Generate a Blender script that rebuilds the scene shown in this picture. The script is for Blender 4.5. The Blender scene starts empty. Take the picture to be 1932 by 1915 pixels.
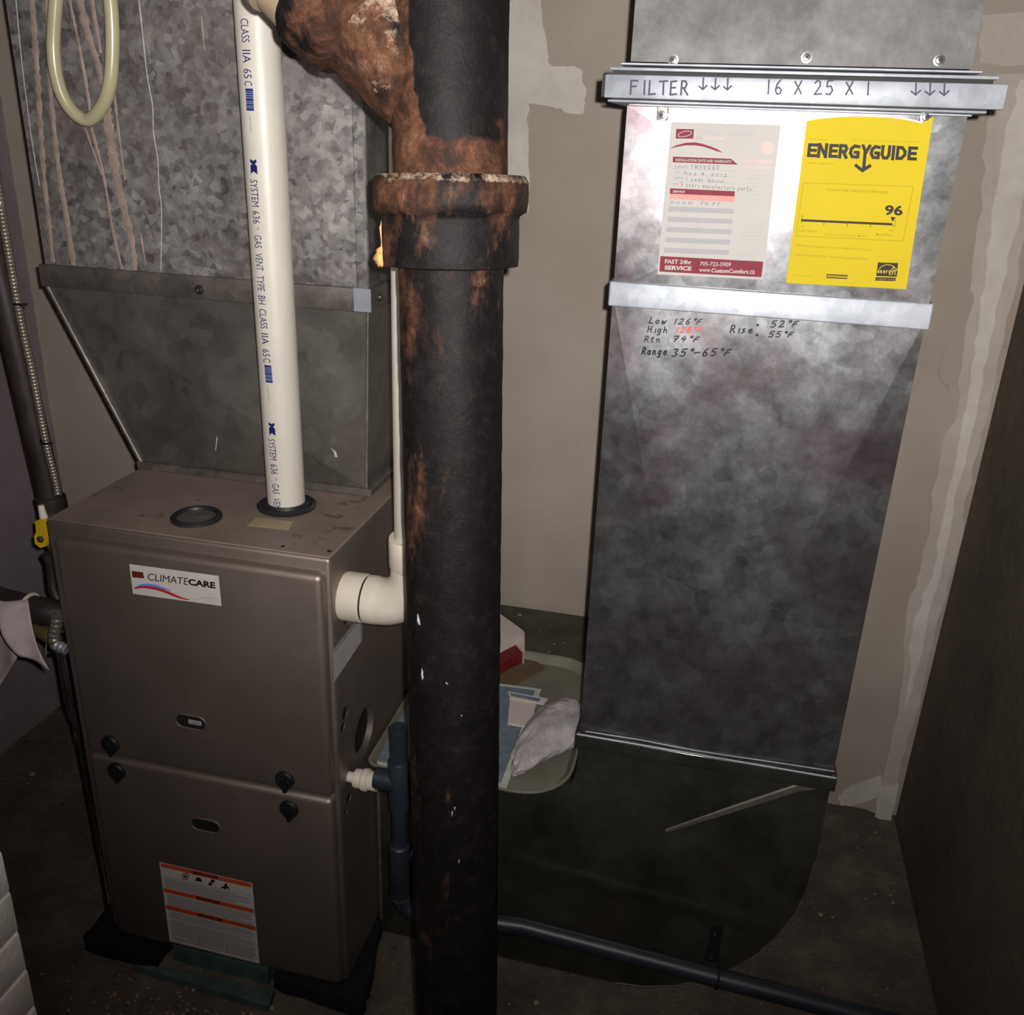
import bpy, bmesh, math, random
from mathutils import Vector, Matrix, noise
random.seed(7)
C = bpy.context.scene.collection
HC = 1.46                      # camera height above the floor; the script works in camera-relative z, floor at -HC
# ------------------------------------------------------------------ camera
F_PX, W_PX, H_PX = 1747.79, 1932.0, 1915.0
RX = Vector((0.9726259, 0.11899294, -0.19959846))
RY = Vector((0.22963996, -0.36075301, 0.90394842))
RZ = Vector((0.03555773, -0.92503943, -0.37820325))
cam = bpy.data.cameras.new('camera')
cam.sensor_fit = 'HORIZONTAL'; cam.sensor_width = 36.0; cam.lens = F_PX / W_PX * 36.0
cam.clip_start = 0.02
camo = bpy.data.objects.new('camera', cam); C.objects.link(camo)
rm = Matrix(((RX[0], -RX[1], -RX[2]), (RY[0], -RY[1], -RY[2]), (RZ[0], -RZ[1], -RZ[2]))).to_4x4()
camo.matrix_world = Matrix.Translation((0, 0, HC)) @ rm
bpy.context.scene.camera = camo
# ------------------------------------------------------------------ world, flash, exposure
w = bpy.data.worlds.new('dark_basement'); bpy.context.scene.world = w; w.use_nodes = True
w.node_tree.nodes['Background'].inputs[0].default_value = (0.85, 0.85, 1.0, 1)
w.node_tree.nodes['Background'].inputs[1].default_value = 0.035
sl = bpy.data.lights.new('flash', 'SPOT'); sl.energy = 118; sl.color = (1.0, 0.965, 0.925)
sl.spot_size = math.radians(150); sl.spot_blend = 1.0; sl.shadow_soft_size = 0.006
so = bpy.data.objects.new('flash', sl); C.objects.link(so)
so.location = (0.022, 0.0, HC + 0.02)
aim = Vector((-0.16, 1.30, 0.30))
so.rotation_euler = aim.to_track_quat('-Z', 'Y').to_euler()
bl = bpy.data.lights.new('added_fill_lamp', 'POINT'); bl.energy = 8; bl.color = (1.0, 0.88, 0.90); bl.shadow_soft_size = 0.05  # added fill lamp, unseen and pinkish, behind the camera
bo = bpy.data.objects.new('added_fill_lamp', bl); C.objects.link(bo); bo.location = (-0.35, -0.75, 1.98)
vs = bpy.context.scene.view_settings
vs.view_transform = 'Standard'; vs.look = 'None'; vs.gamma = 1.0; vs.exposure = 0.0; vs.use_curve_mapping = False

# ------------------------------------------------------------------ helpers
def ray(px, py):
    v = Vector((px - W_PX / 2, py - H_PX / 2, F_PX))
    return Vector((RX.dot(v), RY.dot(v), RZ.dot(v)))
def at(px, py, ax, val):       # where the photograph's sight line meets the plane ax = val (camera-relative)
    r = ray(px, py); k = 'XYZ'.index(ax)
    return r * (val / r[k])
ORG = {}
def tag(o, label=None, cat=None, group=None, kind=None):
    if label: o['label'] = label
    if cat: o['category'] = cat
    if group: o['group'] = group
    if kind: o['kind'] = kind
    return o
def thing(name, loc, label, cat, group=None):
    o = bpy.data.objects.new(name, None); C.objects.link(o)
    o.empty_display_size = 0.05
    o.location = (loc[0], loc[1], loc[2] + HC); ORG[o.name] = Vector(loc)
    return tag(o, label, cat, group)
def mobj(name, verts, faces, mat, parent=None, smooth=False, label=None):
    org = ORG[parent.name] if parent else Vector((0, 0, -HC))
    if parent is None:
        org = Vector((0, 0, -HC))
    me = bpy.data.meshes.new(name)
    me.from_pydata([tuple(Vector(v) - org) for v in verts], [], faces)
    me.materials.append(mat)
    if smooth:
        me.polygons.foreach_set('use_smooth', [True] * len(me.polygons))
    me.update()
    o = bpy.data.objects.new(name, me); C.objects.link(o)
    if parent: o.parent = parent
    ORG[o.name] = org
    if label: o['label'] = label
    return o
def from_bm(name, bm, mat, parent=None, smooth=False, label=None, auto=None):
    bmesh.ops.recalc_face_normals(bm, faces=bm.faces)
    if all(e.is_manifold for e in bm.edges) and bm.calc_volume(signed=True) < 0:
        bmesh.ops.reverse_faces(bm, faces=bm.faces)
    bm.verts.ensure_lookup_table(); bm.verts.index_update()
    vs_ = [v.co.copy() for v in bm.verts]
    fs = [[v.index for v in f.verts] for f in bm.faces]
    sm = [f.smooth for f in bm.faces]
    bm.free()
    o = mobj(name, vs_, fs, mat, parent, smooth, label)
    if not smooth:
        o.data.polygons.foreach_set('use_smooth', sm)
    if auto:
        o.data.polygons.foreach_set('use_smooth', [True] * len(o.data.polygons))
        o.data.set_sharp_from_angle(angle=math.radians(auto))
    return o
def bm_box(bm, x0, x1, y0, y1, z0, z1, bev=0, seg=2):
    r = bmesh.ops.create_cube(bm, size=1)
    for v in r['verts']:
        v.co = Vector(((x0 + x1) / 2 + v.co.x * (x1 - x0), (y0 + y1) / 2 + v.co.y * (y1 - y0), (z0 + z1) / 2 + v.co.z * (z1 - z0)))
    if bev:
        es = list({e for v in r['verts'] for e in v.link_edges})
        bmesh.ops.bevel(bm, geom=es, offset=bev, segments=seg, affect='EDGES', profile=0.5)
def box(name, x0, x1, y0, y1, z0, z1, mat, parent=None, bev=0, seg=2, label=None):
    bm = bmesh.new(); bm_box(bm, x0, x1, y0, y1, z0, z1, bev, seg)
    return from_bm(name, bm, mat, parent, label=label, auto=40 if bev else None)
def frame_of(d):
    d = d.normalized()
    a = Vector((0, 0, 1)) if abs(d.z) < 0.9 else Vector((0, 1, 0))
    u = d.cross(a).normalized(); v = u.cross(d).normalized()
    return u, v
def bm_lathe(bm, A, d, prof, seg=32, wob=None):
    A = Vector(A); d = Vector(d).normalized(); u, v = frame_of(d)
    rings = []
    for (r, t) in prof:
        ring = []
        for k in range(seg):
            a = 2 * math.pi * k / seg
            rr = r if wob is None else r + wob(a, t)
            ring.append(bm.verts.new(A + d * t + (u * math.cos(a) + v * math.sin(a)) * max(rr, 1e-5)))
        rings.append(ring)
    for i in range(len(rings) - 1):
        for k in range(seg):
            k2 = (k + 1) % seg
            f = bm.faces.new((rings[i][k], rings[i][k2], rings[i + 1][k2], rings[i + 1][k])); f.smooth = True
    return rings
def lathe(name, A, d, prof, mat, parent=None, seg=32, caps=True, wob=None, label=None, auto=35):
    bm = bmesh.new(); R = bm_lathe(bm, A, d, prof, seg, wob)
    if caps:
        if prof[0][0] > 1e-4: bm.faces.new(R[0])
        if prof[-1][0] > 1e-4: bm.faces.new(R[-1])
    return from_bm(name, bm, mat, parent, label=label, auto=auto)
def bm_tube(bm, pts, r, seg=16, caps=True):
    pts = [Vector(p) for p in pts]; n = len(pts)
    rs = r if isinstance(r, (list, tuple)) else [r] * n
    rings = []; u = None
    for i, p in enumerate(pts):
        t = (pts[min(i + 1, n - 1)] - pts[max(i - 1, 0)]).normalized()
        if u is None: u, v = frame_of(t)
        u = (u - t * u.dot(t)).normalized(); v = t.cross(u)
        rings.append([bm.verts.new(p + (u * math.cos(2 * math.pi * k / seg) + v * math.sin(2 * math.pi * k / seg)) * rs[i]) for k in range(seg)])
    for i in range(n - 1):
        for k in range(seg):
            k2 = (k + 1) % seg
            f = bm.faces.new((rings[i][k], rings[i][k2], rings[i + 1][k2], rings[i + 1][k])); f.smooth = True
    if caps: bm.faces.new(rings[0]); bm.faces.new(rings[-1])
def tube(name, pts, r, mat, parent=None, seg=16, caps=True, label=None):
    bm = bmesh.new(); bm_tube(bm, pts, r, seg, caps)
    return from_bm(name, bm, mat, parent, label=label, auto=50)
def spline(pts, n=10):
    pts = [Vector(p) for p in pts]; out = []
    P = [pts[0]] + pts + [pts[-1]]
    for i in range(1, len(P) - 2):
        for k in range(n):
            t = k / n
            a, b, c, d = P[i - 1], P[i], P[i + 1], P[i + 2]
            out.append(0.5 * ((2 * b) + (c - a) * t + (2 * a - 5 * b + 4 * c - d) * t * t + (3 * b - a - 3 * c + d) * t ** 3))
    out.append(pts[-1]); return out
def arc(Cn, a0, a1, r, ex, ey, n=10):
    Cn = Vector(Cn); ex = Vector(ex); ey = Vector(ey)
    return [Cn + ex * r * math.cos(a0 + (a1 - a0) * k / n) + ey * r * math.sin(a0 + (a1 - a0) * k / n) for k in range(n + 1)]
def boolean_cut(o, cutters):
    for c in cutters:
        m = o.modifiers.new('cut', 'BOOLEAN'); m.operation = 'DIFFERENCE'; m.object = c; m.solver = 'EXACT'
    dg = bpy.context.evaluated_depsgraph_get()
    me = bpy.data.meshes.new_from_object(o.evaluated_get(dg)); o.modifiers.clear(); o.data = me
    o.data.set_sharp_from_angle(angle=math.radians(35))
    for c in cutters:
        bpy.data.objects.remove(c)

# ------------------------------------------------------------------ materials
def srgb(r, g, b):
    f = lambda c: (c / 255) / 12.92 if c / 255 <= 0.04045 else (((c / 255) + 0.055) / 1.055) ** 2.4
    return (f(r), f(g), f(b), 1)
class NT:
    def __init__(s, name):
        s.m = bpy.data.materials.new(name); s.m.use_nodes = True; s.t = s.m.node_tree; s.n = s.t.nodes
        s.b = s.n['Principled BSDF']; s.co = s.n.new('ShaderNodeTexCoord').outputs['Object']
    def noise(s, scale, detail=4, rough=0.6, vec=None, dist=0.0):
        n = s.n.new('ShaderNodeTexNoise'); n.inputs['Scale'].default_value = scale; n.inputs['Detail'].default_value = detail
        n.inputs['Roughness'].default_value = rough; n.inputs['Distortion'].default_value = dist
        s.t.links.new(vec or s.co, n.inputs['Vector']); return n.outputs['Fac']
    def voro(s, scale, vec=None, out='Color'):
        n = s.n.new('ShaderNodeTexVoronoi'); n.inputs['Scale'].default_value = scale
        s.t.links.new(vec or s.co, n.inputs['Vector']); return n.outputs[out]
    def stretch(s, sx, sy, sz):
        n = s.n.new('ShaderNodeMapping'); n.inputs['Scale'].default_value = (sx, sy, sz)
        s.t.links.new(s.co, n.inputs['Vector']); return n.outputs[0]
    def warp(s, amt, scale):
        n = s.n.new('ShaderNodeTexNoise'); n.inputs['Scale'].default_value = scale; s.t.links.new(s.co, n.inputs['Vector'])
        a = s.n.new('ShaderNodeVectorMath'); a.operation = 'MULTIPLY_ADD'
        s.t.links.new(n.outputs['Color'], a.inputs[0]); a.inputs[1].default_value = (amt,) * 3; s.t.links.new(s.co, a.inputs[2])
        return a.outputs[0]
    def ramp(s, fac, stops, interp='LINEAR'):
        n = s.n.new('ShaderNodeValToRGB'); e = n.color_ramp.elements; n.color_ramp.interpolation = interp
        e[0].position, e[0].color = stops[0]; e[1].position, e[1].color = stops[-1]
        for p, c in stops[1:-1]:
            x = e.new(p); x.color = c
        s.t.links.new(fac, n.inputs[0]); return n.outputs[0]
    def mix(s, fac, a, b, mode='MIX'):
        n = s.n.new('ShaderNodeMix'); n.data_type = 'RGBA'; n.blend_type = mode
        for sock, v in ((n.inputs[0], fac), (n.inputs[6], a), (n.inputs[7], b)):
            if isinstance(v, (int, float)): sock.default_value = v
            elif isinstance(v, tuple): sock.default_value = v
            else: s.t.links.new(v, sock)
        return n.outputs[2]
    def attr(s, name):
        n = s.n.new('ShaderNodeAttribute'); n.attribute_name = name; return n.outputs['Fac']
    def set(s, k, v):
        if isinstance(v, (int, float, tuple)): s.b.inputs[k].default_value = v
        else: s.t.links.new(v, s.b.inputs[k])
        return s
    def bump(s, h, strength=0.3, dist=0.002):
        n = s.n.new('ShaderNodeBump'); n.inputs['Strength'].default_value = strength; n.inputs['Distance'].default_value = dist
        s.t.links.new(h, n.inputs['Height']); s.t.links.new(n.outputs[0], s.b.inputs['Normal']); return s
def g3(v, a=1): return (v, v, v, a)
def flat(name, col, rough=0.7, metal=0.0, var=0.12, scale=30, spec=0.3):
    t = NT(name); n = t.noise(scale)
    lo = tuple(c * (1 - var) for c in col[:3]) + (1,); hi = tuple(min(1, c * (1 + var)) for c in col[:3]) + (1,)
    t.set('Base Color', t.ramp(n, [(0.3, lo), (0.7, hi)])); t.set('Roughness', rough); t.set('Metallic', metal)
    t.set('Specular IOR Level', spec)
    return t.m
def galv(name, lo, hi, scale, metal, r0, r1, warm=None, stain_or_reflection=0.0, bump=0.05, cloud=0.45, streak=None):
    t = NT(name)
    vec = t.warp(0.02, 40)
    v = t.voro(scale, vec); s_ = t.n.new('ShaderNodeSeparateColor'); t.t.links.new(v, s_.inputs[0])
    cell = t.ramp(s_.outputs[0], [(0.0, lo), (1.0, hi)])
    cell2 = t.mix(cloud, cell, t.ramp(t.noise(scale * 0.45, 8, 0.72), [(0.35, lo), (0.68, hi)]))
    big = t.ramp(t.noise(4.5, 5, 0.65), [(0.36, g3(0.62)), (0.66, g3(1.12))])
    col = t.mix(1.0, cell2, big, 'MULTIPLY')
    if warm:
        col = t.mix(t.ramp(t.noise(3.2, 4, 0.6, dist=0.6), [(0.45, g3(0)), (0.62, g3(stain_or_reflection))]), col, warm)  # blotches of stain; on galv_return they paint a reflection
    if streak:
        sv = t.noise(26, 5, 0.65, t.stretch(1, 1, 0.045), dist=0.15); fade = t.ramp(t.noise(3.0, 3, 0.5, t.stretch(1, 1, 0.3)), [(0.42, g3(0)), (0.62, g3(0.6))])
        col = t.mix(t.mix(1.0, t.ramp(sv, [(0.56, g3(0)), (0.64, g3(1))]), fade, 'MULTIPLY'), col, streak)
    t.set('Base Color', col); t.set('Metallic', metal)
    t.set('Roughness', t.ramp(t.noise(11, 6, 0.7), [(0.3, g3(r0)), (0.7, g3(r1))]))
    t.bump(t.noise(9, 3), bump, 0.004)
    return t.m
M = {}
M['galv_plenum'] = galv('galvanised_spangled', srgb(80, 75, 78), srgb(176, 173, 170), 90, 0.4, 0.36, 0.5, srgb(112, 98, 98), 0.5, cloud=0.48, streak=srgb(146, 132, 122))
M['galv_plenum_shaded'] = galv('galvanised_shaded', srgb(70, 68, 66), srgb(120, 118, 114), 60, 0.4, 0.4, 0.6)  # darker copy of the plenum metal, side shade painted into the colour
M['galv_trans'] = galv('galvanised_dull', srgb(104, 101, 97), srgb(140, 136, 130), 30, 0.65, 0.3, 0.44, srgb(90, 82, 72), 0.4)
M['galv_return'] = galv('galvanised_bright', srgb(108, 110, 111), srgb(172, 175, 178), 46, 0.88, 0.22, 0.37, srgb(110, 82, 90), 0.6, 0.03, 0.65)  # maroon blotches paint a room reflection into the metal colour
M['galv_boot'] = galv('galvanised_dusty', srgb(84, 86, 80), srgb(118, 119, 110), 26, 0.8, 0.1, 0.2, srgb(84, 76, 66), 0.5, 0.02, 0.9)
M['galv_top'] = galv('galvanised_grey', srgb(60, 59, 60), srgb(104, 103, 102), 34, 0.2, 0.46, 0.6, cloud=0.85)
M['galv_strip'] = galv('galvanised_strip', srgb(150, 155, 163), srgb(178, 183, 192), 60, 0.35, 0.45, 0.55, bump=0.02)
M['galv_strip_dull'] = galv('galvanised_strip_dull', srgb(92, 86, 82), srgb(128, 121, 116), 50, 0.5, 0.35, 0.5, bump=0.02)
M['screw'] = flat('zinc_screw', (0.13, 0.13, 0.135, 1), 0.32, 0.9)
M['black_gap'] = flat('gap_black', (0.012, 0.012, 0.013, 1), 0.6)  # near-black fill for the gaps between parts
# furnace paint
t = NT('furnace_paint'); n1 = t.noise(5, 6, 0.7)
c1 = t.ramp(n1, [(0.3, srgb(138, 127, 119)), (0.7, srgb(154, 141, 132))])
c1 = t.mix(t.ramp(t.noise(9, 5, 0.75, dist=0.5), [(0.58, g3(0)), (0.75, g3(0.35))]), c1, srgb(92, 84, 74))
t.set('Base Color', c1); t.set('Roughness', t.ramp(t.noise(6, 4), [(0.3, g3(0.47)), (0.7, g3(0.54))])); t.set('Metallic', 0.86); t.set('Specular IOR Level', 0.4)
t.bump(t.noise(900, 2), 0.05, 0.0005); M['paint'] = t.m
t = NT('furnace_top_dirty')
c1 = t.ramp(t.noise(7, 7, 0.7), [(0.3, srgb(104, 92, 84)), (0.7, srgb(128, 113, 103))])
c1 = t.mix(t.ramp(t.noise(22, 6, 0.7), [(0.6, g3(0)), (0.68, g3(0.75))]), c1, srgb(62, 50, 38))
t.set('Base Color', c1); t.set('Roughness', 0.62); t.bump(t.noise(60, 4), 0.1, 0.001); M['paint_top'] = t.m
M['hole_shade'] = flat('painted_hole_shade', (0.006, 0.006, 0.006, 1), 0.9)  # near-black colour paints the shade inside holes and recesses
M['rubber'] = flat('grommet_rubber', (0.014, 0.014, 0.016, 1), 0.42, var=0.3, spec=0.5)
M['knob'] = flat('black_plastic', (0.009, 0.009, 0.010, 1), 0.5, spec=0.3)
# pvc
t = NT('white_pvc')
c1 = t.ramp(t.noise(6, 5, 0.6), [(0.3, srgb(186, 180, 170)), (0.7, srgb(200, 195, 186))])
c1 = t.mix(t.ramp(t.noise(17, 6, 0.75, t.stretch(1, 1, 0.6)), [(0.62, g3(0)), (0.76, g3(0.45))]), c1, srgb(150, 138, 122))
t.set('Base Color', c1); t.set('Roughness', 0.42); t.set('Specular IOR Level', 0.45); M['pvc'] = t.m
M['pvc_fit'] = flat('white_fitting', srgb(198, 190, 177), 0.5, var=0.08, scale=20)
M['pipe_dark'] = flat('dark_grey_pipe', srgb(34, 41, 49), 0.42, var=0.35, scale=14, spec=0.5)
M['ink_blue'] = flat('blue_ink', srgb(40, 44, 92), 0.6)
M['ink_blue2'] = flat('light_blue_ink', srgb(104, 122, 170), 0.6)
M['ink_navy'] = flat('navy_ink', srgb(18, 26, 84), 0.6)
M['ink_grey'] = flat('faded_ink', srgb(120, 116, 118), 0.7)
M['ink_light'] = flat('pale_ink', srgb(160, 158, 158), 0.7)
M['ink_black'] = flat('black_ink', srgb(26, 20, 14), 0.6)
M['marker'] = flat('black_marker', srgb(16, 18, 36), 0.5)
M['marker_grey'] = flat('grey_marker', srgb(66, 58, 76), 0.6)
M['marker_red'] = flat('red_marker', srgb(214, 76, 66), 0.6)
M['paper'] = flat('label_paper', srgb(170, 166, 163), 0.75, var=0.04, scale=8)
M['paper_band'] = flat('paper_grey_band', srgb(150, 149, 152), 0.75, var=0.02)
M['maroon'] = flat('maroon_print', srgb(112, 30, 46), 0.65, var=0.06)
M['salmon'] = flat('salmon_print', srgb(206, 132, 122), 0.65, var=0.05)
M['pink'] = flat('faded_pink_print', srgb(204, 168, 164), 0.7)
M['yellow'] = flat('yellow_paper', srgb(182, 161, 8), 0.7, var=0.07, scale=5)
M['olive'] = flat('olive_print', srgb(150, 128, 12), 0.7)
M['label'] = flat('furnace_label', srgb(186, 180, 176), 0.6, var=0.05)
M['label_grey'] = flat('small_print_grey', srgb(132, 130, 136), 0.7, var=0.15, scale=200)
M['orange'] = flat('orange_band', srgb(186, 72, 30), 0.65)
M['darkred'] = flat('dark_red_print', srgb(92, 26, 18), 0.65)
M['red'] = flat('red_swoosh', srgb(168, 30, 44), 0.65)
M['blue'] = flat('blue_swoosh', srgb(96, 132, 196), 0.65)
# cast iron
def iron(name, rustbias):
    t = NT(name)
    base = t.ramp(t.noise(48, 9, 0.78), [(0.3, srgb(10, 9, 10)), (0.52, srgb(20, 17, 18)), (0.78, srgb(42, 34, 35))])
    rust = t.ramp(t.noise(26, 9, 0.78, dist=0.4), [(0.3, srgb(24, 17, 15)), (0.46, srgb(56, 37, 29)), (0.58, srgb(88, 58, 43)), (0.72, srgb(126, 104, 88))])
    a = t.n.new('ShaderNodeMath'); a.operation = 'ADD'; t.t.links.new(t.attr('rust'), a.inputs[0])
    m = t.n.new('ShaderNodeMath'); m.operation = 'MULTIPLY_ADD'; t.t.links.new(t.noise(15, 8, 0.75, t.stretch(1, 1, 0.45), dist=0.3), m.inputs[0]); m.inputs[1].default_value = 2.3; m.inputs[2].default_value = -1.15 + rustbias
    t.t.links.new(m.outputs[0], a.inputs[1])
    fac = t.ramp(a.outputs[0], [(0.30, g3(0)), (0.62, g3(1))])
    c2 = t.mix(fac, base, rust)
    a2 = t.n.new('ShaderNodeMath'); a2.operation = 'ADD'; t.t.links.new(t.attr('crust'), a2.inputs[0])
    m2 = t.n.new('ShaderNodeMath'); m2.operation = 'MULTIPLY_ADD'; t.t.links.new(t.noise(55, 9, 0.8), m2.inputs[0]); m2.inputs[1].default_value = 1.8; m2.inputs[2].default_value = -0.9
    t.t.links.new(m2.outputs[0], a2.inputs[1])
    c2 = t.mix(t.ramp(a2.outputs[0], [(0.4, g3(0)), (0.75, g3(0.85))]), c2, srgb(176, 158, 138))
    t.set('Base Color', c2)
    t.set('Roughness', t.mix(fac, g3(0.55), g3(0.88))); t.set('Specular IOR Level', 0.13)
    mm = t.n.new('ShaderNodeMath'); mm.operation = 'ADD'; t.t.links.new(t.noise(60, 8, 0.75), mm.inputs[0]); t.t.links.new(t.noise(240, 4, 0.7), mm.inputs[1])
    t.bump(mm.outputs[0], 0.45, 0.0012)
    return t.m
M['iron'] = iron('cast_iron', 0.0)
M['tan_pipe'] = flat('tan_enamel', srgb(150, 132, 112), 0.3, var=0.25, scale=12, spec=0.6)
M['gas_iron'] = flat('black_iron_pipe', srgb(46, 38, 38), 0.5, var=0.4, scale=16)
M['armour'] = flat('armoured_cable', srgb(150, 142, 132), 0.35, 0.7, var=0.25, scale=60)
M['brass_old'] = flat('old_brass', srgb(96, 84, 50), 0.5, 0.3, var=0.3)
M['yellow_handle'] = flat('yellow_handle', srgb(196, 160, 24), 0.5, var=0.15)
M['tag_paper'] = flat('tag_paper', srgb(168, 152, 156), 0.7, var=0.15, scale=25)
M['foam'] = flat('dried_foam', srgb(190, 150, 92), 0.8, var=0.25, scale=60)
M['hose'] = flat('yellowed_vinyl', srgb(186, 180, 146), 0.25, var=0.08, scale=10, spec=0.6)
M['hose'].node_tree.nodes['Principled BSDF'].inputs['Transmission Weight'].default_value = 0.25
M['drip'] = flat('dried_drip', srgb(140, 124, 116), 0.75, var=0.25, scale=50)
M['drip_white'] = flat('white_drip', srgb(160, 158, 162), 0.75, var=0.2, scale=50)
M['teal_board'] = flat('painted_board', srgb(64, 84, 82), 0.7, var=0.35, scale=24)
M['pad'] = flat('rubber_pad', (0.006, 0.006, 0.008, 1), 0.8, var=0.3)
M['cardboard'] = flat('cardboard', srgb(98, 80, 58), 0.85, var=0.15)
M['card_white'] = flat('white_carton', srgb(196, 184, 178), 0.6, var=0.06)
M['card_red'] = flat('red_carton', srgb(100, 22, 28), 0.6)
M['liner'] = flat('grey_liner', srgb(104, 116, 130), 0.8, var=0.2, scale=60)
M['liner_edge'] = flat('torn_white_edge', srgb(176, 182, 172), 0.8)
t = NT('cloudy_plastic'); t.set('Base Color', t.ramp(t.noise(14, 5), [(0.3, srgb(116, 112, 98)), (0.7, srgb(142, 138, 122))])); t.set('Roughness', 0.35)
t.set('Transmission Weight', 0.3); t.set('IOR', 1.3); M['tub'] = t.m
t = NT('plastic_film'); t.set('Base Color', t.ramp(t.noise(30, 6), [(0.3, srgb(166, 160, 164)), (0.7, srgb(206, 200, 202))])); t.set('Roughness', 0.3)
t.set('Alpha', t.ramp(t.noise(16, 5), [(0.3, g3(0.62)), (0.7, g3(0.92))])); t.bump(t.noise(16, 5, 0.6, dist=1.2), 0.5, 0.008); M['bag'] = t.m
# concrete and walls
t = NT('painted_drywall')
c1 = t.ramp(t.noise(3.0, 6, 0.6), [(0.3, srgb(144, 132, 122)), (0.7, srgb(160, 150, 140))])
c1 = t.mix(t.ramp(t.noise(26, 8, 0.7), [(0.66, g3(0)), (0.74, g3(0.4))]), c1, srgb(112, 98, 88))
vv = t.n.new('ShaderNodeTexVoronoi'); vv.feature = 'DISTANCE_TO_EDGE'; vv.inputs['Scale'].default_value = 2.6
t.t.links.new(t.warp(0.22, 5), vv.inputs['Vector'])
crack = t.mix(1.0, t.ramp(vv.outputs['Distance'], [(0.0, g3(0.5)), (0.005, g3(0))]), t.ramp(t.noise(4, 3), [(0.6, g3(0)), (0.68, g3(1))]), 'MULTIPLY')
c1 = t.mix(crack, c1, srgb(96, 84, 76))
t.set('Base Color', c1); t.set('Roughness', 0.85); t.bump(t.noise(120, 5), 0.12, 0.001); M['drywall'] = t.m
t = NT('joint_compound'); t.set('Base Color', t.ramp(t.noise(9, 7, 0.7), [(0.3, srgb(172, 164, 158)), (0.7, srgb(196, 190, 184))])); t.set('Roughness', 0.85)
t.bump(t.noise(40, 6), 0.3, 0.001); M['compound'] = t.m
t = NT('compound_thin'); t.set('Base Color', t.ramp(t.noise(9, 7, 0.7), [(0.3, srgb(158, 148, 140)), (0.7, srgb(176, 167, 160))])); t.set('Roughness', 0.85); M['compound_thin'] = t.m
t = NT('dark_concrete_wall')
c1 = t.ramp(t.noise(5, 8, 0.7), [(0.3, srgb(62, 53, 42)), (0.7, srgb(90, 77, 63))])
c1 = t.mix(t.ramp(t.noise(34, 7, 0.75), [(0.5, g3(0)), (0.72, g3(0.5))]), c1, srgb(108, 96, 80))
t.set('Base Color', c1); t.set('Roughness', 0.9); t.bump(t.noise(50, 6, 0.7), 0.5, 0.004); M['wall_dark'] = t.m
t = NT('grey_concrete_wall')
c1 = t.ramp(t.noise(3.2, 8, 0.65), [(0.3, srgb(112, 100, 104)), (0.7, srgb(142, 128, 132))])
t.set('Base Color', c1); t.set('Roughness', 0.85); t.bump(t.noise(30, 6, 0.7), 0.3, 0.003); M['wall_left'] = t.m
t = NT('gritty_concrete_floor')
c1 = t.ramp(t.noise(6, 10, 0.72), [(0.28, srgb(62, 56, 49)), (0.5, srgb(96, 87, 76)), (0.72, srgb(132, 119, 105))])
c1 = t.mix(t.ramp(t.noise(110, 6, 0.75), [(0.55, g3(0)), (0.75, g3(0.6))]), c1, srgb(126, 113, 98))
c1 = t.mix(t.ramp(t.noise(34, 6, 0.75), [(0.62, g3(0)), (0.70, g3(0.85))]), c1, srgb(34, 31, 28))
t.set('Base Color', c1); t.set('Roughness', 0.88)
mm = t.n.new('ShaderNodeMath'); mm.operation = 'ADD'; t.t.links.new(t.noise(26, 8, 0.75), mm.inputs[0]); t.t.links.new(t.noise(140, 5, 0.7), mm.inputs[1])
t.bump(mm.outputs[0], 0.8, 0.008); M['floor'] = t.m
M['chip'] = flat('light_chips', srgb(138, 124, 108), 0.9, var=0.25)
M['brick_white'] = NT('white_painted_brick').m
t = NT('white_painted_brick'); t.set('Base Color', t.ramp(t.noise(18, 6, 0.7), [(0.3, srgb(226, 222, 218)), (0.7, srgb(244, 242, 238))])); t.set('Roughness', 0.75)
t.bump(t.noise(45, 7, 0.7), 0.7, 0.004); M['brick_white'] = t.m
M['mortar'] = flat('white_mortar', srgb(226, 222, 218), 0.85)
M['ceiling'] = flat('dusty_ceiling', srgb(92, 74, 76), 0.9, var=0.2, scale=6)

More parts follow.
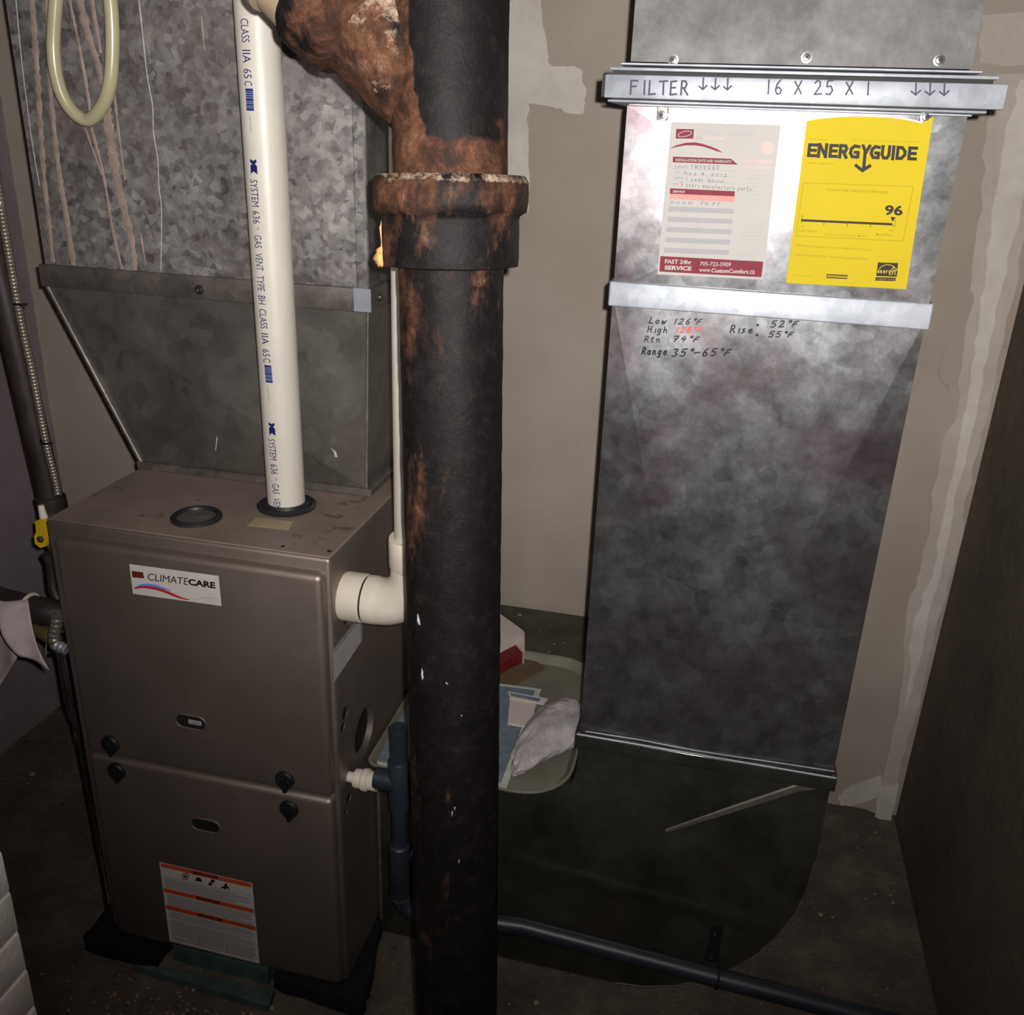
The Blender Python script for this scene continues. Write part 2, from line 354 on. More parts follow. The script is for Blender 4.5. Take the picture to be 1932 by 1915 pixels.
# ------------------------------------------------------------------ flat print on real surfaces
class Print:
    """writes pieces of flat print that lie h above the plane ax=val; coordinates may be given in a magnified crop."""
    def __init__(s, ax, val, ox=0, oy=0, sc=1.0, nsign=-1):
        s.ax, s.val, s.ox, s.oy, s.sc, s.ns = ax, val, ox, oy, sc, nsign; s.b = {}; s.k = 0.0
    def P(s, x, y, h):
        return at(s.ox + x / s.sc, s.oy + y / s.sc, s.ax, s.val + s.ns * h)
    def buf(s, m): return s.b.setdefault(m, ([], []))
    def poly(s, m, pts, h=0.0006):
        V, Fc = s.buf(m); k = len(V); V += [s.P(x, y, h) for x, y in pts]; Fc.append(list(range(k, k + len(pts))))
    def rect4(s, m, a, b, c, d, h=0.0006): s.poly(m, [a, b, c, d], h)
    def stroke(s, m, pts, wd, h=0.0008):
        V, Fc = s.buf(m); s.k = (s.k + 0.000012) % 0.0004; h = h + s.k
        for (x0, y0), (x1, y1) in zip(pts[:-1], pts[1:]):
            dx, dy = x1 - x0, y1 - y0; L = math.hypot(dx, dy) or 1; nx, ny = -dy / L * wd / 2, dx / L * wd / 2; ex, ey = dx / L * wd * .35, dy / L * wd * .35
            k = len(V)
            V += [s.P(x0 + nx - ex, y0 + ny - ey, h), s.P(x1 + nx + ex, y1 + ny + ey, h), s.P(x1 - nx + ex, y1 - ny + ey, h), s.P(x0 - nx - ex, y0 - ny - ey, h)]
            Fc.append([k, k + 1, k + 2, k + 3]); h += 0.00001
    def text(s, m, body, bl, br, tl, h=0.0009, bold=0.0):
        V, Fc = s.buf(m); vs2, fs = glyphs(body, bold); k = len(V)
        for u, v in vs2:
            x = bl[0] + (br[0] - bl[0]) * u + (tl[0] - bl[0]) * v; y = bl[1] + (br[1] - bl[1]) * u + (tl[1] - bl[1]) * v
            V.append(s.P(x, y, h))
        Fc += [[i + k for i in f] for f in fs]
    def hand(s, m, body, bl, br, tl, wd, h=0.0009, slant=0.0):
        n = sum(GW.get(c, 1.0) for c in body); x = 0.0
        for c in body:
            for st in STROKES.get(c, []):
                pts = []
                for (gu, gv) in st:
                    u = (x + gu * 0.72 + slant * gv) / n; v = gv
                    pts.append((bl[0] + (br[0] - bl[0]) * u + (tl[0] - bl[0]) * v, bl[1] + (br[1] - bl[1]) * u + (tl[1] - bl[1]) * v))
                s.stroke(m, pts, wd, h)
            x += GW.get(c, 1.0)
    def build(s, parent, names=None):
        for m, (V, Fc) in s.b.items():
            mobj((names or {}).get(m, 'print'), V, Fc, M[m], parent)['kind'] = 'stuff'
_gc = {}
def glyphs(body, bold=0.0):
    key = (body, bold)
    if key in _gc: return _gc[key]
    cu = bpy.data.curves.new('t', 'FONT'); cu.body = body; cu.resolution_u = 3; cu.offset = bold
    o = bpy.data.objects.new('t', cu); C.objects.link(o)
    dg = bpy.context.evaluated_depsgraph_get(); dg.update()
    me = bpy.data.meshes.new_from_object(o.evaluated_get(dg))
    vs_ = [(v.co.x, v.co.y) for v in me.vertices]; fs = [list(p.vertices) for p in me.polygons]
    x0 = min(v[0] for v in vs_); x1 = max(v[0] for v in vs_); y0 = min(v[1] for v in vs_); y1 = max(v[1] for v in vs_)
    r = ([((a - x0) / (x1 - x0), (b - y0) / (y1 - y0)) for a, b in vs_], fs)
    bpy.data.objects.remove(o); bpy.data.curves.remove(cu); bpy.data.meshes.remove(me)
    _gc[key] = r; return r
def el(cx, cy, rx, ry, a0=0, a1=360, n=10):
    return [(cx + rx * math.cos(math.radians(a0 + (a1 - a0) * k / n)), cy + ry * math.sin(math.radians(a0 + (a1 - a0) * k / n))) for k in range(n + 1)]
STROKES = {
 'F': [[(0, 0), (0.05, 1), (.9, 1.0)], [(0, .55), (.7, .6)]], 'I': [[(.4, 0), (.4, 1)]], 'L': [[(.1, 1), (.05, 0), (.85, .05)]],
 'T': [[(0, .95), (1, 1)], [(.5, .95), (.5, 0)]], 'E': [[(.8, 1), (.1, .95), (.05, 0), (.85, .05)], [(.1, .5), (.7, .52)]],
 'R': [[(.05, 0), (.1, 1), (.6, 1), (.75, .75), (.55, .5), (.1, .5)], [(.35, .5), (.9, 0)]],
 '1': [[(.35, 1), (.3, 0)]], '6': [[(.7, 1), (.3, .7), (.1, .3), (.3, 0), (.7, .05), (.8, .3), (.5, .5), (.15, .35)]],
 'X': [[(.05, .9), (.85, .05)], [(.85, .95), (.05, 0)]], '2': [[(.1, .8), (.35, 1), (.7, .9), (.7, .6), (.05, 0), (.9, .05)]],
 '5': [[(.85, 1), (.2, .95), (.12, .55), (.6, .6), (.8, .3), (.5, 0), (.05, .05)]],
 'v': [[(.5, 1.1), (.5, 0)], [(.05, .3), (.5, 0), (.95, .4)]],
 '3': [[(.1, .95), (.6, 1), (.75, .8), (.4, .55), (.8, .3), (.5, 0), (.05, .08)]], '7': [[(.05, .95), (.85, 1), (.3, 0)], [(.2, .5), (.75, .55)]],
 '4': [[(.5, 1), (.1, .45), (.85, .45)], [(.75, .8), (.5, 0)]], '8': [el(.42, .75, .28, .25), el(.42, .25, .34, .25)], '9': [el(.42, .7, .3, .28), [(.72, .7), (.6, .2), (.3, 0)]],
 'o': [el(.42, .3, .34, .3)], 'w': [[(.05, .6), (.2, 0), (.45, .45), (.65, 0), (.95, .65)]], 'H': [[(.1, 1), (.05, 0)], [(.8, 1), (.75, 0)], [(.08, .5), (.8, .55)]],
 'i': [[(.4, .6), (.35, 0)]], 'g': [el(.4, .32, .3, .28), [(.7, .6), (.6, -.3), (.1, -.35)]], 'h': [[(.15, 1), (.1, 0)], [(.1, .35), (.5, .6), (.7, .4), (.75, 0)]],
 't': [[(.4, .95), (.35, .05), (.7, 0)], [(.1, .65), (.75, .65)]], 'n': [[(.1, .6), (.1, 0)], [(.1, .4), (.5, .6), (.7, 0)]],
 'a': [el(.4, .3, .3, .28), [(.72, .6), (.75, 0)]], 'e': [[(.1, .3), (.75, .35), (.6, .6), (.2, .5), (.1, .2), (.4, 0), (.8, .1)]], 's': [[(.7, .6), (.2, .5), (.65, .2), (.1, 0)]],
 '*': [el(.4, .85, .22, .16, n=6)], 'f': [[(.1, 0), (.4, .8), (1.0, .85)], [(.1, .4), (.8, .45)]], '-': [[(0, .45), (.9, .5)]], '=': [[(.2, .55), (.6, .55)], [(.2, .35), (.6, .35)]],
 'N': [[(.05, 0), (.1, 1), (.75, 0), (.8, 1)]], 'V': [[(.05, 1), (.4, 0), (.8, 1)]], 'M': [[(.05, 0), (.1, 1), (.45, .3), (.8, 1), (.85, 0)]], '0': [el(.42, .5, .34, .5)],
 '.': [[(.3, 0), (.4, .05)]], 'y': [[(.1, .6), (.4, 0)], [(.75, .6), (.2, -.4)]], 'r': [[(.15, .6), (.15, 0)], [(.15, .4), (.5, .6), (.7, .55)]], 'l': [[(.3, 1), (.3, 0)]],
 'b': [[(.15, 1), (.1, 0), (.5, 0), (.7, .3), (.4, .55), (.1, .4)]], 'u': [[(.1, .6), (.15, .05), (.6, .05), (.7, .6)], [(.7, .3), (.75, 0)]], 'm': [[(.05, 0), (.1, .6)], [(.1, .4), (.35, .6), (.4, 0)], [(.4, .4), (.65, .6), (.75, 0)]],
 'p': [[(.1, .6), (.05, -.4)], [(.1, .5), (.6, .55), (.6, .1), (.1, .1)]], 'c': [[(.75, .5), (.4, .6), (.1, .3), (.4, 0), (.75, .1)]], 'P': [[(.1, 0), (.1, 1), (.7, .9), (.7, .55), (.1, .5)]], 'B': [[(.1, 0), (.1, 1), (.6, .9), (.6, .6), (.1, .5), (.7, .4), (.7, .05), (.1, 0)]],
}
GW = {'I': .7, '1': .75, 'i': .6, ' ': .7, '*': .6, '.': .5, 'l': .5}

def screw(parent, p, d=(0, -1, 0), r=0.0042):
    p = Vector(p); d = Vector(d)
    return lathe('screw', p - d * 0.001, d, [(r * 1.5, 0), (r * 1.5, 0.0016), (r, 0.0018), (r * 0.9, 0.005), (r * 0.35, 0.0054), (0.0001, 0.004)], M['screw'], parent, seg=10)

# ================================================================== SETTING
XL, XR, YB, ZC, YN = -1.60, 0.525, 1.90, 0.74, -1.5
def slab(name, x0, x1, y0, y1, z0, z1, mat):
    return tag(box(name, x0, x1, y0, y1, z0, z1, mat), kind='structure')
bm = bmesh.new()
NX, NY = 150, 150
grid = [[bm.verts.new((XL - .1 + (XR + .2 - XL) * i / NX, YN + (YB + .1 - YN) * j / NY,
        -HC + 0.006 * (noise.fractal(Vector((XL + 3.0 * i / NX, 3.0 * j / NY, 0)) * 5, 1.0, 2.0, 5) * 0.5 - 0.5) )) for j in range(NY + 1)] for i in range(NX + 1)]
for i in range(NX):
    for j in range(NY):
        bm.faces.new((grid[i][j], grid[i + 1][j], grid[i + 1][j + 1], grid[i][j + 1]))
lo = [bm.verts.new((x, y, -HC - 0.1)) for x, y in ((XL - .1, YN), (XR + .1, YN), (XR + .1, YB + .1), (XL - .1, YB + .1))]
bm.faces.new(lo)
floor = tag(from_bm('floor', bm, M['floor'], None, smooth=True), kind='structure')
slab('ceiling', XL - .1, XR + .1, YN, YB + .1, ZC, ZC + .08, M['ceiling'])
slab('wall_left', XL - .1, XL, YN, YB, -HC - .02, ZC, M['wall_left'])
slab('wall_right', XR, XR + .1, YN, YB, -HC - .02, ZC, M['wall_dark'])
slab('wall_front', XL - .1, XR + .1, YN - .1, YN, -HC - .02, ZC, M['wall_left'])  # unseen wall behind the camera, added for the metal to reflect
wb = bpy.data.objects.new('wall_back', None); C.objects.link(wb); tag(wb, kind='structure'); ORG['wall_back'] = Vector((0, 0, -HC))
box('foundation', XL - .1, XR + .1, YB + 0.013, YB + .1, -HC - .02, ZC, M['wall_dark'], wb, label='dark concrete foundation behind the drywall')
# drywall sheet with a ragged lower edge
dv = []; nseg = 60
for i in range(nseg + 1):
    x = XL + (XR - XL) * i / nseg
    z = -1.449 + 0.004 * math.sin(i * 2.1) + 0.003 * math.sin(i * 5.3)
    dv += [(x, YB, z), (x, YB, ZC), (x, YB + .012, z), (x, YB + .012, ZC)]
df = []
for i in range(nseg):
    a = 4 * i; b = a + 4
    df += [(a, b, b + 1, a + 1), (a + 2, a + 3, b + 3, b + 2), (a, a + 2, b + 2, b)]
mobj('drywall', dv, df, M['drywall'], wb)
def smear(name, mat, pts, th=0.0015, jit=0.003, sub=5):
    P = []
    for k, (a, b) in enumerate(zip(pts, pts[1:] + pts[:1])):
        A, B = at(a[0], a[1], 'Y', YB), at(b[0], b[1], 'Y', YB)
        for q in range(sub):
            p = A.lerp(B, q / sub); n_ = noise.noise(p * 37 + Vector((k, q, 0))) * jit * (0 if q == 0 else 2.0)
            P.append(Vector((min(p.x + n_, XR - 0.0005), 0, p.z + n_ * .6)))
    n = len(P)
    V = [Vector((p.x, YB - th, p.z)) for p in P] + [Vector((p.x, YB + .001, p.z)) for p in P]
    Fc = [list(range(n))] + [[i, (i + 1) % n, n + (i + 1) % n, n + i] for i in range(n)]
    return mobj(name, V, Fc, mat, wb)
smear('joint_compound', M['compound_thin'], [(1880, 140), (1861, 234), (1852, 376), (1836, 480), (1832, 585), (1815, 669), (1802, 794), (1782, 820), (1763, 914), (1754, 985), (1735, 1079), (1711, 1150), (1702, 1290), (1683, 1385), (1669, 1455), (1650, 1530), (1650, 1546), (1668, 1555), (1674, 1570), (1700, 1440), (1738, 1305), (1762, 1197), (1810, 1032), (1834, 882), (1866, 773), (1894, 640), (1932, 450), (1990, 140)], 0.001, 0.004)
smear('joint_compound', M['compound'], [(1925, 150), (1895, 260), (1870, 400), (1858, 520), (1846, 620), (1826, 740), (1806, 850), (1778, 980), (1757, 1090), (1722, 1170), (1712, 1290), (1704, 1340), (1722, 1300), (1748, 1180), (1778, 1060), (1812, 900), (1845, 760), (1866, 650), (1890, 540), (1925, 400), (1975, 150)], 0.002, 0.004)
smear('joint_compound', M['compound_thin'], [(1852, 29), (1990, 20), (1985, 128), (1848, 118)], 0.001)
smear('joint_compound', M['compound'], [(1015, -40), (955, -40), (950, 330), (957, 398), (997, 400), (1000, 342), (997, 258), (997, 196), (1043, 202), (1075, 214), (1100, 216), (1106, 180), (1100, 133), (1084, 124), (1040, 124), (1034, 102)], 0.0015)
smear('joint_compound', M['compound'], [(1582, 1500), (1600, 1484), (1640, 1470), (1662, 1462), (1664, 1500), (1630, 1512), (1600, 1520), (1584, 1516)], 0.003)
smear('joint_compound', M['compound'], [(1660, 1485), (1696, 1478), (1674, 1574), (1668, 1552), (1654, 1548), (1652, 1520)], 0.004)
# painted brick pillar near the camera, left
pil = thing('brick_pillar', (-0.9, 0.5, -HC), 'white painted brick pillar end at the lower left corner of the view', 'pillar')
box('mortar_core', -1.02, -0.8025, 0.12, 0.745, -HC, ZC, M['mortar'], pil)
bmb = bmesh.new(); bm_box(bmb, -0.11, 0.0, -0.1, 0.1, -0.032, 0.032, 0.0035, 2)
for v in bmb.verts: v.co += Vector((noise.noise(v.co * 30) * .003, noise.noise(v.co * 30 + Vector((5, 0, 0))) * .002, 0))
b0 = from_bm('brick', bmb, M['brick_white'], pil, auto=50)
bmesh_data = b0.data
first = True
for r_ in range(33):
    z = -HC + 0.034 + r_ * 0.0672
    if z > ZC - .03: break
    off = 0.1 if r_ % 2 else 0.0
    for c_ in range(3):
        y = 0.645 - c_ * 0.208 - off
        if y < 0.15: continue
        if first: o = b0; first = False
        else:
            o = b0.copy(); C.objects.link(o); o.parent = pil
        o.location = Vector((-0.80 + random.uniform(-.0015, .0015), y, z)) - Vector((-0.9, 0.5, -HC)) + (Vector((-0.9, 0.5, -HC)) - Vector((0, 0, 0))) * 0
        o.rotation_euler = (random.uniform(-.01, .01), 0, random.uniform(-.006, .006))
    if off:
        o = b0.copy(); C.objects.link(o); o.parent = pil
        o.location = Vector((-0.80, 0.70, z)) - Vector((-0.9, 0.5, -HC)); o.scale = (1, 0.45, 1)
bmesh_data.transform(Matrix.Translation(ORG['brick_pillar']))      # brick mesh was stored relative to the pillar base

# ================================================================== FURNACE
FX0, FX1, FY0, FY1, FZ0, FZ1 = -0.992, -0.517, 1.128, 1.86, -1.425, -0.587
fur = thing('furnace', (-0.75, 1.45, FZ0), 'brown-grey gas furnace cabinet with two doors and a name badge', 'furnace')
bm = bmesh.new(); bm_box(bm, FX0, FX1, FY0, FY1, FZ0, FZ1 - .001, 0.006, 3)
casing = from_bm('casing', bm, M['paint'], fur, auto=40)
def cutter_cyl(c, d, r, depth):
    bm = bmesh.new(); R = bm_lathe(bm, Vector(c) - Vector(d) * depth, d, [(r, 0), (r, depth * 2)], 28); bm.faces.new(R[0]); bm.faces.new(R[1])
    return from_bm('cutter', bm, M['hole_shade'])
cuts = [cutter_cyl((FX1, 1.238, -0.962), (1, 0, 0), 0.043, 0.012), cutter_cyl((FX1, 1.192, -0.712), (1, 0, 0), 0.022, 0.01),
        cutter_cyl((FX1, 1.160, -0.875), (1, 0, 0), 0.011, 0.01), cutter_cyl((FX1, 1.150, -0.895), (1, 0, 0), 0.008, 0.01), cutter_cyl((FX1, 1.225, -0.700), (1, 0, 0), 0.008, 0.01),
        cutter_cyl((FX1, 1.163, -1.045), (1, 0, 0), 0.009, 0.01), cutter_cyl((FX1, 1.148, -1.062), (1, 0, 0), 0.006, 0.01),
        cutter_cyl((-0.528, 1.152, FZ1), (0, 0, 1), 0.0035, 0.01), cutter_cyl((-0.60, 1.147, FZ1), (0, 0, 1), 0.003, 0.01)]
boolean_cut(casing, cuts)
lathe('knockout_shade_plate', (FX1 - .0118, 1.238, -0.962), (1, 0, 0), [(0.0425, 0), (0.0425, 0.001), (0.0001, 0.0012)], M['hole_shade'], fur, label='round knockout opening with its shade painted as a black plate')
lathe('knockout_shade_plate', (FX1 - .0098, 1.192, -0.712), (1, 0, 0), [(0.0215, 0), (0.0215, 0.001), (0.0001, 0.0012)], M['hole_shade'], fur, label='round knockout opening with its shade painted as a dark plate')
for (y_, z_, r_) in ((1.160, -0.875, .011), (1.150, -0.895, .008), (1.225, -0.700, .008), (1.163, -1.045, .009), (1.148, -1.062, .006)):  # dark plugs paint the shade inside the small holes
    lathe('screw_hole_shade', (FX1 - .0095, y_, z_), (1, 0, 0), [(r_ - .0003, 0), (r_ - .0003, .0085), (0.0001, .0086)], M['hole_shade'], fur, 14)
for (x_, y_, r_) in ((-0.528, 1.152, .0035), (-0.60, 1.147, .003)):
    lathe('screw_hole_shade', (x_, y_, FZ1 - .004), (0, 0, 1), [(r_, 0), (r_, .0043), (0.0001, .0044)], M['hole_shade'], fur, 10)
# top sheet (dirty)
tp = box('top_panel', FX0 + .002, FX1 - .002, FY0 + .004, FY1 - .002, FZ1 - .003, FZ1, M['paint_top'], fur, 0.001, 1)
# doors
ZS = at(400, 1467, 'Y', 1.112).z
DX0, DX1 = -0.972, -0.524
DY0 = 1.112
def door(z0, z1, slot):
    bm = bmesh.new(); bm_box(bm, DX0, DX1, DY0, FY0 + .012, z0, z1, 0.011, 4)
    o = from_bm('door', bm, M['paint'], fur, auto=40)
    sx, sz = slot
    # stadium shaped pull
    cb = bmesh.new(); pts = []
    for k in range(12):
        a = -math.pi / 2 + math.pi * k / 11; pts.append((sx + 0.0145 + 0.0125 * math.cos(a), sz + 0.0125 * math.sin(a)))
    for k in range(12):
        a = math.pi / 2 + math.pi * k / 11; pts.append((sx - 0.0145 + 0.0125 * math.cos(a), sz + 0.0125 * math.sin(a)))
    f1 = [cb.verts.new((x, DY0 - .01, z)) for x, z in pts]; f2 = [cb.verts.new((x, DY0 + .009, z)) for x, z in pts]
    cb.faces.new(f1); cb.faces.new(f2)
    n = len(pts)
    for k in range(n): cb.faces.new((f1[k], f1[(k + 1) % n], f2[(k + 1) % n], f2[k]))
    boolean_cut(o, [from_bm('cutter', cb, M['hole_shade'])])
    rim = [Vector((x, DY0 - .0003, z)) for x, z in pts]; rim.append(rim[0])
    mobj('pull_shade_plate', [(sx + (x - sx) * .97, DY0 + .0012, sz + (z - sz) * .97) for x, z in pts], [list(range(n))], M['hole_shade'], o, label='oval finger pull with its shade painted as a dark plate')
    tube('pull_rim', rim, 0.0012, M['paint'], o, 6, False)
    return o
def pt(px, py, y=DY0): return at(px, py, 'Y', y)
u_ = pt(360, 1362); l_ = pt(388, 1557)
d1 = door(ZS + .0012, FZ1 - .022, (u_.x, u_.z))
d2 = door(FZ0 + .002, ZS - .0012, (l_.x, l_.z))
bm = bmesh.new(); bm_box(bm, u_.x - .006, u_.x + .019, DY0 + .0004, DY0 + .0085, u_.z - .006, u_.z + .004, .002)
from_bm('pull_insulation', bm, M['label_grey'], d1, label='grey wool showing in the pull slot')
# quarter-turn latch knobs
for (px, py) in ((205, 1407), (535, 1475), (217, 1458), (543, 1530)):
    p = pt(px, py, DY0 - .006)
    bm = bmesh.new()
    R = bm_lathe(bm, (p.x, DY0 + .0005, p.z), (0, -1, 0), [(0.0165, 0), (0.0165, 0.004), (0.0145, 0.0068), (0.008, 0.0076), (0.0001, 0.0078)], 24)
    bm.faces.new(R[0])
    V = []
    for y in (DY0 - .001, DY0 - .006):
        V.append([bm.verts.new((p.x + x, y, p.z + z)) for x, z in ((-.0135, -.006), (-.004, -.017), (-.003, -.0235), (.003, -.0225), (.008, -.013), (.0155, -.004), (0, 0))])
    bm.faces.new(V[0]); bm.faces.new(V[1])
    for k in range(7): bm.faces.new((V[0][k], V[0][(k + 1) % 7], V[1][(k + 1) % 7], V[1][k]))
    bm_box(bm, p.x - .0022, p.x + .0022, DY0 - .0105, DY0 - .007, p.z - .010, p.z + .010, .0008, 1)
    from_bm('latch_knob', bm, M['knob'], fur, auto=35)
# collars on top: spare knockout ring and vent grommet
kc = Vector((-0.775, 1.203, FZ1))
lathe('collar_ring', kc, (0, 0, 1), [(0.0395, 0), (0.0395, 0.004), (0.036, 0.007), (0.0315, 0.006), (0.030, 0.0), ], M['rubber'], fur, 40)
lathe('collar_cap', kc, (0, 0, 1), [(0.031, 0.0005), (0.0305, 0.0015), (0.0001, 0.0016)], M['galv_strip_dull'], fur, 40)
VP = Vector((-0.664, 1.292, FZ1))
lathe('vent_grommet', VP, (0, 0, 1), [(0.047, 0), (0.048, 0.004), (0.044, 0.007), (0.037, 0.006), (0.0345, 0.010), (0.0305, 0.010), (0.0303, 0.0)], M['rubber'], fur, 48)
# sticker on top by the grommet
q = [at(*p, 'Z', FZ1 + .0005) for p in ((484, 976), (553, 984), (545, 1000), (467, 991))]
mobj('top_sticker', q + [p + Vector((0, 0, -.0005)) for p in q], [(0, 1, 2, 3), (0, 4, 5, 1), (1, 5, 6, 2), (2, 6, 7, 3), (3, 7, 4, 0)], flat('worn_sticker', srgb(150, 138, 112), .5), fur, label='small worn tan sticker')
def paper(name, pr, m, pts, parent, th=0.0005, label=None):
    V = [pr.P(x, y, th) for x, y in pts] + [pr.P(x, y, 0) for x, y in pts]; n = len(pts)
    return mobj(name, V, [list(range(n))] + [[i, (i + 1) % n, n + (i + 1) % n, n + i] for i in range(n)], M[m], parent, label=label)
# badge (crop 220,1040 scale 8.782)
pr = Print('Y', DY0, 220, 1040, 8.782)
bd = paper('name_badge', pr, 'label', [(208, 212), (1690, 408), (1738, 908), (272, 705)], fur, label='white badge with maroon block, name and red and blue swoosh')
pr.poly('darkred', [(248, 326), (435, 348), (460, 452), (262, 432)])
pr.text('ink_black', 'CLIMATE', (512, 478), (1180, 562), (520, 362), bold=0.0)
pr.text('ink_black', 'CARE', (1190, 560), (1640, 622), (1182, 452), bold=0.045)
up = [(290, 600), (400, 575), (520, 575), (640, 592), (800, 640), (960, 710), (1080, 765), (1210, 798), (1320, 800)]
dn = [(300, 625), (420, 610), (520, 620), (640, 640), (780, 682), (940, 748), (1080, 795), (1220, 812)]
for i in range(7): pr.poly('red', [up[i], up[i + 1], dn[i + 1], dn[i]])
ub = [(320, 590), (400, 548), (510, 535), (640, 552), (800, 605), (900, 650)]; db = [(330, 592), (400, 575), (520, 575), (640, 592), (800, 640), (900, 668)]
for i in range(5): pr.poly('blue', [ub[i], ub[i + 1], db[i + 1], db[i]])
pr.stroke('ink_light', [(1250, 808), (1400, 780), (1540, 770), (1700, 800)], 10)
pr.build(bd, {'ink_black': 'lettering', 'red': 'red_swoosh', 'blue': 'blue_swoosh', 'darkred': 'logo_block'})
# warning label (crop 290,1610 scale 8.705)
pr = Print('Y', DY0, 290, 1610, 8.705)
wl = paper('warning_label', pr, 'label', [(92, 140), (1618, 490), (1740, 1815), (262, 1440)], fur, label='white warning label with three orange bands and small pictograms')
def wlp(u, v):                   # bilinear inside the label
    a, b, c_, d = (92, 140), (1618, 490), (1740, 1815), (262, 1440)
    x = (a[0] * (1 - u) + b[0] * u) * (1 - v) + (d[0] * (1 - u) + c_[0] * u) * v
    y = (a[1] * (1 - u) + b[1] * u) * (1 - v) + (d[1] * (1 - u) + c_[1] * u) * v
    return (x, y)
def wq(m, u0, u1, v0, v1, h=.0006): pr.poly(m, [wlp(u0, v0), wlp(u1, v0), wlp(u1, v1), wlp(u0, v1)], h)
for v0 in (0.008, 0.325, 0.54):
    wq('orange', .01, .99, v0, v0 + .052)
    wq('darkred', .36, .62, v0 + .004, v0 + .048, .0008)
    pr.text('orange', 'WARNING', wlp(.40, v0 + .042), wlp(.60, v0 + .042), wlp(.40, v0 + .012), .001)
wq('label_grey', .02, .98, .16, .168)
random.seed(3)
for (v0, v1) in ((.185, .315), (.392, .53), (.608, .70), (.715, .97)):
    v = v0
    while v < v1:
        wq('label_grey', .03 + random.random() * .01, random.choice([.97, .8, .93, .96]), v, v + .0075); v += .0135
for c_, kind in ((.27, 0), (.41, 1), (.55, 2), (.70, 3)):
    cx, cy = wlp(c_, .11)
    if kind == 0:
        pr.stroke('darkred', [(cx + 52 * math.cos(a / 12 * 2 * math.pi), cy + 48 * math.sin(a / 12 * 2 * math.pi)) for a in range(13)], 14)
        pr.poly('ink_black', [(cx - 25, cy + 20), (cx - 10, cy - 25), (cx + 25, cy - 5), (cx + 20, cy + 22)], .0007)
        pr.stroke('darkred', [(cx - 35, cy - 35), (cx + 35, cy + 35)], 10, .0009)
    elif kind == 1:
        pr.poly('ink_black', [(cx - 55, cy + 25), (cx - 40, cy - 10), (cx - 25, cy - 40), (cx - 8, cy - 22), (cx + 18, cy - 35), (cx + 55, cy + 10), (cx + 62, cy + 42)], .0007)
    elif kind == 2:
        pr.poly('ink_black', [(cx + 20 + 34 * math.cos(a), cy - 20 + 30 * math.sin(a)) for a in [k * math.pi / 5 for k in range(10)]], .0007)
        pr.poly('ink_black', [(cx - 55, cy + 30), (cx - 20, cy - 5), (cx + 10, cy + 15), (cx + 8, cy + 50), (cx - 40, cy + 48)], .0007)
    else:
        pr.poly('ink_black', [(cx - 70, cy + 25), (cx - 20, cy + 10), (cx - 5, cy - 35), (cx + 25, cy - 35), (cx + 30, cy + 5), (cx + 70, cy + 40), (cx + 60, cy + 65), (cx + 20, cy + 35), (cx + 5, cy + 70), (cx - 25, cy + 45), (cx - 65, cy + 42)], .0007)
pr.stroke('label', [wlp(.32, .82), wlp(.32, .93), wlp(.06, .92)], 16, .0009); pr.stroke('label', [wlp(.63, .82), wlp(.63, .93), wlp(.4, .93)], 16, .0009)
pr.stroke('ink_black', [wlp(.33, .83), wlp(.33, .94)], 4, .001); pr.stroke('ink_black', [wlp(.645, .83), wlp(.645, .95)], 4, .001)
pr.build(wl, {'orange': 'orange_bands', 'darkred': 'dark_print', 'label_grey': 'small_print', 'ink_black': 'pictograms', 'label': 'table_lines'})
# rating plate on the right side
pr = Print('X', FX1, 0, 0, 1, nsign=1)
rp = paper('rating_plate', pr, 'label_grey', [(627, 1228), (683, 1153), (684, 1207), (628, 1292)], fur, label='grey rating sticker on the side panel')
for k in range(9):
    v = 8 + k * 6
    pr.stroke('label', [(630, 1228 + v), (660, 1190 + v * .9), (680, 1163 + v * .84)], 1.6, .0007)
pr.build(rp, {'label': 'small_print'})
# wiring gland to the left side, feeding the whip
# ================================================================== PADS AND BOARD under the furnace
def ragged(name, pts, z0, z1, mat, label, cat, group=None, jit=.004):
    P = []
    for a, b in zip(pts, pts[1:] + pts[:1]):
        for q_ in range(6):
            t_ = q_ / 6; P.append((a[0] + (b[0] - a[0]) * t_ + random.uniform(-jit, jit), a[1] + (b[1] - a[1]) * t_ + random.uniform(-jit, jit)))
    n = len(P)
    V = [(x, y, z1 + random.uniform(-.0008, 0)) for x, y in P] + [(x, y, z0) for x, y in P]
    return tag(mobj(name, V, [list(range(n)), list(range(2 * n - 1, n - 1, -1))] + [[i, n + i, n + (i + 1) % n, (i + 1) % n] for i in range(n)], mat), label, cat, group)
ZF = -HC - .001
ragged('rubber_pad', [(-1.03, 1.09), (-0.88, 1.085), (-0.87, 1.3), (-1.03, 1.3)], ZF, FZ0, M['pad'], 'black ragged rubber pad under the front left furnace corner', 'pad')
ragged('rubber_pad', [(-0.655, 1.105), (-0.475, 1.092), (-0.485, 1.15), (-0.512, 1.30), (-0.64, 1.30)], ZF, FZ0, M['pad'], 'black ragged rubber pad under the front right furnace corner', 'pad')
ragged('rubber_pad', [(-0.66, 1.68), (-0.50, 1.68), (-0.50, 1.84), (-0.66, 1.84)], ZF, FZ0, M['pad'], 'black rubber pad under the rear right furnace corner beside the duct', 'pad')
ragged('floor_board', [(-0.915, 1.075), (-0.64, 1.06), (-0.645, 1.093), (-0.87, 1.083), ], ZF, ZF + .016, M['teal_board'], 'thin blue-green painted board in front of the furnace base', 'board', jit=.002)
